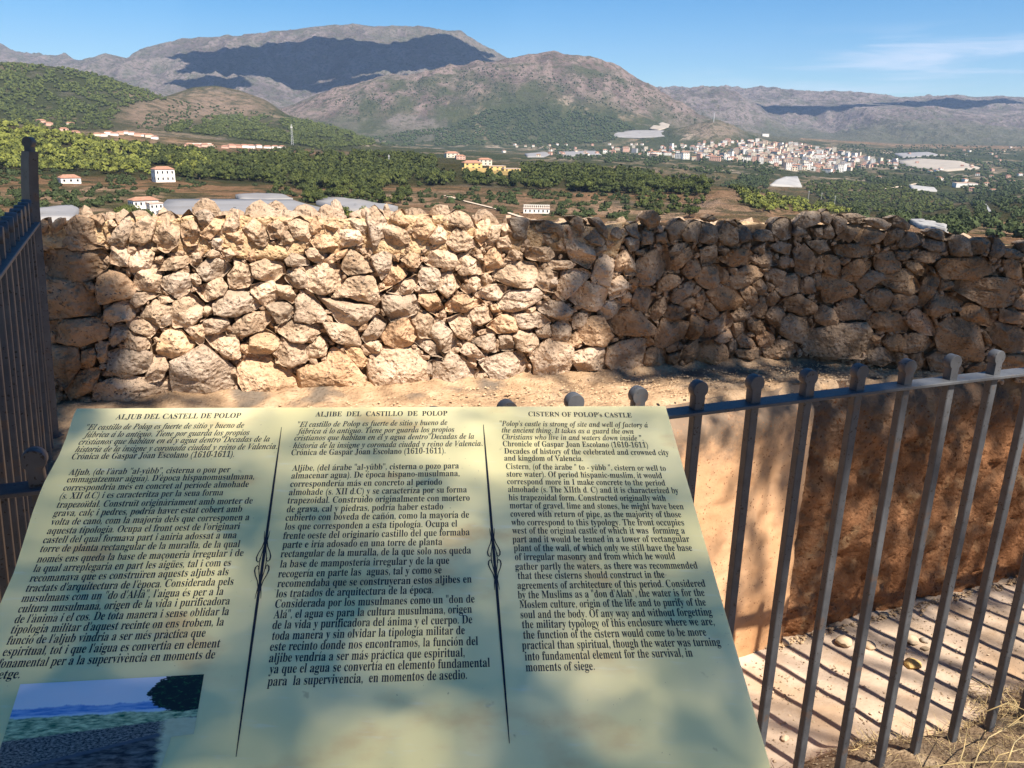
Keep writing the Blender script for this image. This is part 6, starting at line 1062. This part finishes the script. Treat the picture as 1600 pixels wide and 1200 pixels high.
for P_, n, (r0, r1), mat, rmin, zn in ZONES:
    us = [p[0] for p in P_]; vs = [p[1] for p in P_]; got = 0; tries = 0
    while got < n and tries < n * 8:
        tries += 1; u, v = rg.uniform(min(us), max(us)), rg.uniform(min(vs), max(vs))
        if not inpoly(u, v, P_): continue
        if zn in 'VS' and float(fbm(u / 22, v / 7, 0, 3, 5)) < (0.0 if zn == 'V' else 0.02): continue
        if zn == 'F' and float(fbm(u / 16, v / 9, 0, 3, 8)) < -0.22: continue
        if zn == 'M' and float(fbm(u / 18, v / 12, 0, 2, 18)) < -0.3: continue
        if 680 < u < 815 and 240 < v < 274 and zn == 'M': continue
        if (236 < u < 276 and 258 < v < 292) or (200 < u < 260 and 308 < v < 340) or (94 < u < 128 and 270 < v < 290) or (812 < u < 864 and 316 < v < 337) or (1200 < u < 1256 and 272 < v < 298): continue
        if any(inpoly(u, v, q[0]) for q in NETS): continue
        p = hit(u, v, rmin)
        if p is None: continue
        r = rg.uniform(r0, r1); ALL.append((r / math.hypot(p[0], p[1]), p, r, mat, zn, u, v)); got += 1
ALL.sort(key=lambda t: -t[0])
vis = [t for t in ALL if -20 < t[5] < 1620 and t[6] < 350]; ind = vis[:290]; ids = set(id(t) for t in ind)
crown_me = {}
for k in range(6):
    for mat in (M_PINE_B, M_PINE_M, M_PINE_D): V, F = CR[k]; crown_me[(k, mat.name)] = mesh_from('crown', V, F, [mat])
tk = MB(); tk.tube([(0, 0, -0.3), (0.03, 0, 0.3), (0.0, 0.03, 0.75)], [0.07, 0.05, 0.03], 6); trunk_me = tk.mesh('trunk', [M_TRUNK])
DESC = {'B': ("yellow green rounded pine in the sunlit grove", 'pines of the sunlit grove on the slope'), 'M': ("mid green umbrella pine in the belt of pines across the slope", 'pines in the belt across the slope'), 'D': ("dark green tree in the wooded corner at the right", 'dark trees of the wooded corner'), 'S': ("dark round shrub on the brown terraced fields", 'shrubs on the terraced fields'), 'V': ("dark bushy tree among the valley orchards beyond the wall", 'bushy trees of the valley orchards'), 'F': ("small green pine on the far hillside", 'pines on the far hillside')}
MARKS = [(256, 275, 'near the lone white house'), (110, 280, 'by the white cottage at the far left'), (226, 325, 'by the white farmhouse above the wall'), (380, 312, 'behind the widest grey crop net'), (560, 318, 'by the grey crop net left of the middle'), (457, 240, 'below the slender lattice mast'), (608, 262, 'by the small lattice mast'), (706, 262, 'left of the yellow villas'), (800, 285, 'below the yellow villas'), (838, 330, 'by the arched terrace building'), (1050, 320, 'in the clump at the bare brown slope'), (950, 285, 'in the belt right of the villas'), (1165, 300, 'right of the bare brown slope'), (1300, 330, 'by the wooden power poles'), (1450, 350, 'by the pale net above the right wall'), (1570, 350, 'in the far right corner'), (640, 300, 'between the nets and the villas'), (60, 230, 'in the grove behind the iron end post'), (160, 245, 'in the bright grove at left'), (330, 265, 'above the lone white house')]
def LAND(u, v): return min(MARKS, key=lambda m: ((m[0] - u) / 1.6) ** 2 + ((m[1] - v) * 1.3) ** 2)[2]
SZ = np.percentile([t[0] * FOC for t in ind], [33, 70])
for i, (s, p, r, mat, zn, u, v) in enumerate(ind):
    lab, grp = DESC[zn]; lm = LAND(u, v); sz_ = 'large' if s * FOC > SZ[1] else ('small' if s * FOC < SZ[0] else 'medium'); lab = f'{sz_} {lab.split(" in ")[0].split(" on ")[0].split(" among ")[0]} {lm}'; grp = f'{grp}, {sz_}, {lm}'
    t = empty('pine_tree' if zn in 'BMF' else ('shrub' if zn == 'S' else 'tree'), p, label=lab, category='tree' if zn != 'S' else 'shrub', group=grp)
    rot = random.uniform(0, 6.28); hh = r * random.uniform(0.9, 1.3) * (1.1 if zn != 'S' else 0.8); lift = r * (0.55 if zn != 'S' else 0.0)
    c = link('crown', crown_me[(i % 6, mat.name)], t, loc=(0, 0, lift), rot=(0, 0, rot)); c.scale = (r, r, hh)
    if zn != 'S': q = link('trunk', trunk_me, t); q.scale = (r, r, r * 1.2)
    t.empty_display_size = 1
groups = {}
for t in ALL:
    if id(t) in ids: continue
    groups.setdefault((t[3].name, t[4]), []).append(t)
NMS = {'B': 'pine_forest', 'M': 'pine_forest', 'D': 'woods', 'F': 'hillside_scrub', 'V': 'orchard_trees', 'S': 'field_scrub'}
for (mn, zn), lst in groups.items():
    VV_ = []; FF = []; b = 0
    for s, p, r, mat, z_, u, v in lst:
        px = s * FOC; V, F = (CS if px > 2.6 else CT)[rg.integers(5)]; a = rg.uniform(0, 6.28); ca_, sa_ = math.cos(a), math.sin(a); hh = r * rg.uniform(0.9, 1.35); lift = r * (0.35 if zn not in 'S' else -0.1)
        X_ = np.stack([(V[:, 0] * ca_ - V[:, 1] * sa_) * r + p[0], (V[:, 0] * sa_ + V[:, 1] * ca_) * r + p[1], V[:, 2] * hh + p[2] + lift - 0.2 * r], 1); VV_.append(X_); FF += [tuple(b + i for i in f) for f in F]; b += len(V)
    link(NMS[zn], mesh_from(NMS[zn], np.concatenate(VV_), FF, [bpy.data.materials[mn]]), kind='stuff')

# ------------------------------------------------------------------ houses, villas and the town
W_WHITE = flat_mat('white_render', (0.86, 0.79, 0.69), 0.85, 0.2); W_CREAM = flat_mat('cream_render', (0.66, 0.56, 0.42), 0.85, 0.2); W_OCHRE = flat_mat('ochre_render', (0.70, 0.46, 0.17), 0.85, 0.2)
W_PINK = flat_mat('pink_render', (0.62, 0.37, 0.27), 0.85, 0.2); W_TAN = flat_mat('tan_render', (0.48, 0.37, 0.27), 0.85, 0.2); W_GREY = flat_mat('grey_render', (0.42, 0.40, 0.38), 0.85, 0.2)
R_TILE = noise_mat('clay_tiles', [(0.24, 0.115, 0.07), (0.38, 0.20, 0.13)], scale=0.8, rough=0.9); R_FLAT = flat_mat('flat_roof', (0.46, 0.34, 0.27), 0.9, 0.1); WIN = flat_mat('dark_window', (0.03, 0.033, 0.04), 0.3, 0.5)
def wall_box(w, d, h):
    m = MB(); m.box((0, 0, h / 2 - 1.5), (w, d, h + 3)); return m
def gable(w, d, h, rh, ov=0.4):
    W, D = w / 2 + ov, d / 2 + ov; z0, z1 = h - 0.05, h + rh; v = [(-W, -D, z0), (W, -D, z0), (W, D, z0), (-W, D, z0), (-W * 0.55, 0, z1), (W * 0.55, 0, z1), (-W, -D, z0 + .25), (W, -D, z0 + .25), (W, D, z0 + .25), (-W, D, z0 + .25)]
    m = MB(); m.add(v, [(3, 2, 1, 0), (0, 1, 7, 6), (1, 2, 8, 7), (2, 3, 9, 8), (3, 0, 6, 9), (6, 7, 5, 4), (7, 8, 5), (8, 9, 4, 5), (9, 6, 4)]); return m
def slab(w, d, h):
    m = MB(); m.box((0, 0, h + 0.25), (w + 0.5, d + 0.5, 0.5)); return m
def house(name, label, cat, p, w, d, h, rz, wm, rm, roof='gable', wins=(4, 2), detail=True, group=None, ww=0.9, wh=1.2):
    t = empty(name, p, rz, label=label, category=cat); t.empty_display_size = 1
    if group: t['group'] = group
    link('wall', wall_box(w, d, h).mesh('wall', [wm]), t)
    rf = link('roof', (gable(w, d, h, d * 0.22) if roof == 'gable' else slab(w, d, h)).mesh('roof', [rm if roof == 'gable' else R_FLAT]), t)
    if detail:
        m = MB(); m.box((0, -0.02, 0), (ww, 0.14, wh)); wme = m.mesh('window', [WIN]); m = MB(); m.box((0, 0, -wh / 2 - 0.08), (ww + 0.3, 0.3, 0.12)); sme = m.mesh('sill', [wm])
        nc, nr_ = wins
        for r_ in range(nr_):
            for c_ in range(nc):
                x = -w / 2 + w * (c_ + 0.5) / nc; z = h * (r_ + 0.55) / nr_; o_ = link('window', wme, t, loc=(x, -d / 2, z)); link('sill', sme, o_)
        nd = max(1, int(d / (w / nc)))
        for r_ in range(nr_):
            for c_ in range(nd): y = -d / 2 + d * (c_ + 0.5) / nd; z = h * (r_ + 0.55) / nr_; link('window', wme, t, loc=(-w / 2, y, z), rot=(0, 0, -math.pi / 2)); 
    return t
def place(u, v, rmin=300): return hit(u, v, rmin)
def mpp(p): return math.hypot(p[0], p[1]) / FOC     # metres per photo pixel there
def hpx(label, u, v, wpx, hpx_, rz, wm, roof, wins, name='house', cat='house', rmin=340, dd=0.7, detail=True, group=None, rm=None):
    p = place(u, v, rmin)
    if p is None: return None
    k = mpp(p); phi = math.atan2(p[0], p[1]); w, h = wpx * k, hpx_ * k
    return house(name, label, cat, p, w, w * dd, h, -phi + rz, wm, rm or R_TILE, roof, wins, detail, group, ww=max(0.9, w / wins[0] * 0.34), wh=max(1.2, h / wins[1] * 0.42))
hpx("white two storey farmhouse with small windows just above the wall top at the left", 226, 334, 34, 19, 0.35, W_WHITE, 'gable', (5, 2), dd=0.6)
hpx("low white wing joined to the farmhouse above the wall top", 243, 336, 18, 16, 0.35, W_WHITE, 'flat', (3, 2), dd=0.8)
hpx("white house with a tiled roof standing alone below the pine slope", 256, 284, 26, 17, 0.3, W_WHITE, 'gable', (4, 2), dd=0.7)
hpx("small white cottage with a pinkish roof among the trees at the far left", 109, 286, 24, 7, 0.2, W_WHITE, 'gable', (3, 1), dd=0.8)
hpx("low white terrace building with an arched front above the wall middle", 838, 333, 40, 7, 0.05, W_WHITE, 'flat', (6, 1), name='terrace_building', cat='building', dd=0.3)
b_ = place(838, 333, 340); k = mpp(b_); phi = math.atan2(b_[0], b_[1]); t = empty('terrace_balustrade', b_ + np.array([0, 0, 8.0 * k]), -phi + 0.05, label="white balustrade running along the roof terrace of the arched building", category='balustrade'); bm_ = MB(); bm_.box((0, -5.6 * k, 4.6 * k), (40 * k, 0.3, 0.35)); link('rail', bm_.mesh('rail', [W_WHITE]), t)
pb_ = MB(); pb_.box((0, 0, 0), (0.9 * k, 0.3, 4.4 * k)); pbm = pb_.mesh('baluster', [W_WHITE])
for i in range(14): link('baluster', pbm, t, loc=((-19 + i * 2.9) * k, -5.6 * k, 2.3 * k))
VIL = [(737, 264, 28, 9, W_OCHRE, 'gable', "yellow walled villa at the left end of the ridge row"), (757, 258, 20, 8, W_CREAM, 'gable', "cream villa with tiled roof behind the yellow walled one"), (775, 268, 26, 8, W_OCHRE, 'flat', "long low ochre block in the middle of the ridge row"), (798, 272, 26, 8, W_OCHRE, 'flat', "ochre block at the right end of the ridge row"), (706, 246, 20, 6, W_CREAM, 'gable', "pale villa higher up left of the ridge row"), (719, 249, 14, 5, W_PINK, 'gable', "pinkish villa just right of the pale upper villa")]
for u, v, w, h, wm, rf, lab in VIL: hpx(lab, u, v, w, h, 0.3, wm, rf, (3, 2), name='villa', cat='villa', rmin=640, dd=0.6)
wl = MB(); q = [place(u, v, 640) for u, v in ((722, 266), (760, 270), (812, 276))]; root = empty('garden_wall', q[0], label="long ochre retaining wall below the villas on the ridge", category='wall'); 
for i in range(2):
    a_, c_ = q[i] - q[0], q[i + 1] - q[0]; m_ = (a_ + c_) / 2; dv = c_ - a_; wl.box((m_[0], m_[1], m_[2] + 1.2), (math.hypot(dv[0], dv[1]), 1.0, 5.5), math.atan2(dv[1], dv[0]))
link('wall_panel', wl.mesh('wall_panel', [W_OCHRE]), root)
rr_ = np.random.default_rng(21)
ROW = [(u, np.interp(u, [150, 200, 245], [212, 210, 217])) for u in range(152, 250, 9)] + [(u, np.interp(u, [292, 335], [229, 231])) for u in (296, 308, 320, 330)] + [(u, 231) for u in (352, 362, 372, 382, 392, 404, 418, 430, 441)] + [(110, 196), (118, 209), (64, 193), (76, 197), (100, 205)]
LABR = {'W_WHITE': 'white', 'x': ''}
for i, (u, v) in enumerate(ROW):
    c_ = [(W_CREAM, 'cream'), (W_PINK, 'salmon pink'), (W_WHITE, 'white')][int(rr_.integers(3))]; zone = 'the left row' if u < 260 else ('the middle hamlet' if u < 340 else 'the right row')
    hpx(f"{c_[1]} red roofed house in {zone} at the foot of the left hill", u, v + rr_.uniform(-1, 1), rr_.uniform(7.5, 11), rr_.uniform(2.4, 3.6), rr_.uniform(-0.3, 0.5), c_[0], 'gable', (3, 1), rmin=1100, detail=False, group=f'{c_[1]} houses of {zone}')
hpx("long white flat roofed building in the middle hamlet", 311, 228, 32, 3.6, 0.1, W_WHITE, 'flat', (8, 1), name='building', cat='building', rmin=1100, dd=0.4)
# town
def town_mesh(w, d, h, wm, roofm, nwin, floors):
    m = MB(); m.box((0, 0, h / 2 - 3), (w, d, h + 6), mi=0)
    for f in range(floors):
        for c_ in range(nwin):
            x = -w / 2 + w * (c_ + 0.5) / nwin; z = h * (f + 0.55) / floors; a = w / nwin * 0.22; b = h / floors * 0.27; y = -d / 2 - 0.06
            m.add([(x - a, y, z - b), (x + a, y, z - b), (x + a, y, z + b), (x - a, y, z + b)], [(0, 1, 2, 3)], 1)
    return m.mesh('wall', [wm, WIN])
TC = [(W_WHITE, 'white', 0.50), (W_CREAM, 'cream', 0.20), (W_PINK, 'brick pink', 0.14), (W_TAN, 'tan', 0.10), (W_GREY, 'grey', 0.06)]
VAR = {}
for ci, (wm, nm, _) in enumerate(TC):
    for k in range(4):
        w = [11, 16, 13, 24][k]; d = [10, 12, 11, 12][k]; h = [8, 12, 17, 10][k]; fl = [2, 4, 5, 3][k]
        rm = gable(w, d, h, 1.8).mesh('roof', [R_TILE]) if k in (0, 3) else slab(w, d, h).mesh('roof', [R_FLAT]); VAR[(ci, k)] = (town_mesh(w, d, h, wm, None, [2, 4, 3, 6][k], fl), rm, 'house' if k in (0,) else 'apartment_block')
TOP = [(940, 233), (1000, 229), (1050, 228), (1090, 222), (1150, 220), (1200, 223), (1260, 226), (1300, 236), (1350, 246), (1400, 254)]; BOT = [(940, 240), (1000, 246), (1050, 250), (1090, 251), (1150, 253), (1200, 257), (1240, 268), (1300, 272), (1350, 263), (1400, 264)]
cnt = 0; tr_ = 0; taken = []
while cnt < 430 and tr_ < 9000:
    tr_ += 1; u = float(np.clip(rr_.normal(1218, 82), 945, 1398)) if rr_.random() < 0.85 else rr_.uniform(945, 1398); v = rr_.uniform(np.interp(u, *zip(*TOP)), np.interp(u, *zip(*BOT))); p = place(u, v, 2000)
    if p is None or any(abs(p[0] - a) < 10 and abs(p[1] - b) < 12 for a, b in taken): continue
    ci = int(rr_.choice(5, p=[0.44, 0.23, 0.19, 0.1, 0.04])); k = int(rr_.choice(4, p=[0.42, 0.26, 0.14, 0.18])); taken.append((p[0], p[1])); wm_, rm_, nm = VAR[(ci, k)]
    phi = math.atan2(p[0], p[1]); part = 'the western edge' if u < 1090 else ('the centre' if u < 1290 else 'the eastern edge'); kd = ['low two storey house', 'four storey block', 'tall five storey block', 'long three storey block'][k]
    t = empty(nm, p, -phi + float(rr_.choice([0.25, -0.5, 0.05])) + rr_.normal() * 0.1, label=f"{TC[ci][1]} {kd} in {part} of the valley town", category='house' if k == 0 else 'apartment block', group=f"{TC[ci][1]} {kd}s in {part} of the town"); t.empty_display_size = 1
    link('wall', wm_, t); link('roof', rm_, t); s_ = rr_.uniform(0.85, 1.25); t.scale = (s_, s_, s_ * rr_.uniform(0.85, 1.15)); cnt += 1
# scattered farmhouses of the valley
cnt = 0
while cnt < 70:
    u = rr_.uniform(780, 1600); v = rr_.uniform(226, 350) if u > 1340 else rr_.uniform(226, 262)
    if 1100 < u < 1400 and v < 275: continue
    if 1250 < u < 1495 and 285 < v < 336: continue
    if u < 1250 and v > 246: continue
    if v > 318: continue
    p = place(u, v, 900)
    if p is None: continue
    ci = int(rr_.choice(3)); wm_, rm_, nm = VAR[(ci, 0)]; zone = 'left of the town' if u < 1100 else ('behind the town' if v < 250 else 'right of the town in the valley')
    t = empty('farmhouse', p, rr_.uniform(-0.6, 0.6), label=f"small {TC[ci][1]} farmhouse standing among orchards {zone}", category='house', group=f"{TC[ci][1]} farmhouses {zone}"); link('wall', wm_, t); link('roof', rm_, t); t.scale = (0.95, 0.95, 0.8); cnt += 1
hpx("long pale industrial shed right of the town with a flat white roof", 1300, 0 + 256 - 0, 10, 4, 0, W_WHITE, 'flat', (3, 1), name='shed', cat='shed', rmin=2500, detail=False)
hpx("white warehouse in the valley right of the dark wooded hill", 1262 + 245, 292, 26, 5, 0.3, W_WHITE, 'flat', (3, 1), name='warehouse', cat='warehouse', rmin=1500, detail=False)
hpx("white hotel on the slope behind the town", 1196, 213, 9, 3.5, 0.1, W_WHITE, 'flat', (4, 3), name='hotel', cat='building', rmin=3300, detail=False)

for poly, mat, rmin, lab in NETS:
    pts = []
    # even outline, then a fan of inner rings lying on poles above the ground
    n = len(poly); out = []
    for i in range(n):
        for k in range(6): a_, b_ = poly[i], poly[(i + 1) % n]; out.append((a_[0] + (b_[0] - a_[0]) * k / 6, a_[1] + (b_[1] - a_[1]) * k / 6))
    cu, cv = np.mean([q[0] for q in out]), np.mean([q[1] for q in out]); N_ = len(out); V = []; ok = True
    for f in (1.0, 0.75, 0.5, 0.25, 0.02):
        for (u, v) in out:
            p = hit(cu + (u - cu) * f, cv + (v - cv) * f, rmin)
            if p is None: ok = False; break
            V.append(p + np.array([0, 0, 2.2 + 0.5 * float(vnoise(p[0] / 9, p[1] / 9, 0, 3))]))
        if not ok: break
    if not ok: continue
    V = np.array(V); R0 = math.hypot(V[:N_, 0].mean(), V[:N_, 1].mean())
    # smooth away sightline jumps
    A_ = np.column_stack([V[:, 0], V[:, 1], np.ones(len(V))]); co_, *_r = np.linalg.lstsq(A_, V[:, 2], rcond=None); fit = A_ @ co_; V[:, 2] = fit + np.clip(V[:, 2] - fit, -0.6, 1.2)
    F = []
    for r in range(4):
        for k in range(N_): j = (k + 1) % N_; F.append((r * N_ + k, r * N_ + j, (r + 1) * N_ + j, (r + 1) * N_ + k))
    base = len(V); skirt = V[:N_].copy(); skirt[:, 2] -= 4.2; V = np.concatenate([V, skirt])
    for k in range(N_): j = (k + 1) % N_; F.append((base + k, base + j, j, k))
    link('crop_net', mesh_from('crop_net', V, F, [mat], True), label=lab, category='crop net')
# masts and poles
M_MAST = flat_mat('mast_metal', (0.42, 0.41, 0.40), 0.6, 0.3)
def mast(u, v0, v1, rmin, wpx, label, name='lattice_mast', lattice=True):
    p = place(u, v0, rmin)
    if p is None: return
    k = mpp(p); H = (v0 - v1) * k; w = wpx * k; t = empty(name, p, 0.3, label=label, category='mast' if lattice else 'pole'); m = MB()
    if lattice:
        for sx, sy in ((-1, -1), (1, -1), (1, 1), (-1, 1)): m.tube([(sx * w / 2, sy * w / 2, -1), (sx * w / 6, sy * w / 6, H)], w * 0.09, 4)
        for i in range(9):
            z = H * i / 9; s = w / 2 * (1 - 0.66 * i / 9); z2 = H * (i + 1) / 9; s2 = w / 2 * (1 - 0.66 * (i + 1) / 9)
            for (ax_, ay_), (bx_, by_) in (((-1, -1), (1, -1)), ((1, -1), (1, 1)), ((1, 1), (-1, 1)), ((-1, 1), (-1, -1))): m.tube([(ax_ * s, ay_ * s, z), (bx_ * s2, by_ * s2, z2)], w * 0.05, 3)
        link('tower', m.mesh('tower', [M_MAST]), t); m = MB(); m.box((0, 0, H * 0.86), (w * 0.9, w * 0.3, H * 0.06)); link('antenna', m.mesh('antenna', [W_WHITE]), t)
    else:
        m.tube([(0, 0, -1), (0, 0, H)], max(0.14, w / 2), 6); link('shaft', m.mesh('shaft', [M_MAST]), t); m = MB(); m.box((0, 0, H * 0.93), (2.0, 0.15, 0.15)); link('crossarm', m.mesh('crossarm', [M_MAST]), t)
mast(457, 226, 198, 1100, 3, "slender lattice mast rising from the pines left of centre")
mast(1115, 191, 178, 3300, 1.2, "thin pale monument mast on top of the hill above the town", 'hill_mast', False)
mast(608, 259, 243, 900, 2.5, "small lattice mast among the pines near the photo's middle")
for i, (u, v, lab) in enumerate([(1262, 318, "wooden power pole on the right pine slope, first from the left"), (1282, 321, "wooden power pole on the right pine slope, second from the left"), (1303, 326, "wooden power pole on the right pine slope, third from the left")]): mast(u, v, v - 18, 700, 0.5, lab, 'power_pole', False)
# tracks
def track(pts, wm_, mat, name, rmin):
    q = []
    for i in range(len(pts) - 1):
        for k in range(10):
            f = k / 10; p = hit(pts[i][0] + (pts[i + 1][0] - pts[i][0]) * f, pts[i][1] + (pts[i + 1][1] - pts[i][1]) * f, rmin)
            if p is not None: q.append(p)
    if len(q) < 4: return
    V = []; F = []
    for i, p in enumerate(q):
        d = q[min(i + 1, len(q) - 1)] - q[max(i - 1, 0)]; d[2] = 0; d /= np.linalg.norm(d) + 1e-9; s = np.array([-d[1], d[0], 0]) * wm_ / 2
        for e in (p + s, p - s): V.append([e[0], e[1], max(ground_h(e[0], e[1]), p[2] - 0.6) + 0.5])
    F = [(2 * i, 2 * i + 1, 2 * i + 3, 2 * i + 2) for i in range(len(q) - 1)]; link(name, mesh_from(name, V, F, [mat]), kind='structure')
TRK = noise_mat('pale_track', [(0.42, 0.32, 0.23), (0.52, 0.42, 0.32)], scale=0.3, rough=1); ASP = flat_mat('pale_asphalt', (0.25, 0.245, 0.24), 0.9, 0.2)
track([(695, 306), (730, 316), (775, 327), (820, 342)], 3.0, TRK, 'dirt_track', 400); track([(1534, 316), (1537, 325), (1541, 332)], 9, ASP, 'valley_road', 600); track([(1380, 296), (1440, 286), (1500, 280)], 6, TRK, 'dirt_track', 1500)
# clouds out of the frame above the ranges
cloud(520, 92, 5200, 1050, 470, 3); cloud(640, 92, 5200, 620, 330, 5); cloud(400, 112, 5200, 520, 210, 9); cloud(330, 128, 5200, 260, 130, 14); cloud(560, 130, 5200, 420, 120, 17); cloud(700, 74, 5600, 380, 260, 41)
cloud(1220, 172, 6000, 420, 160, 21); cloud(1520, 162, 7500, 760, 200, 27); cloud(1345, 165, 7000, 240, 90, 33)
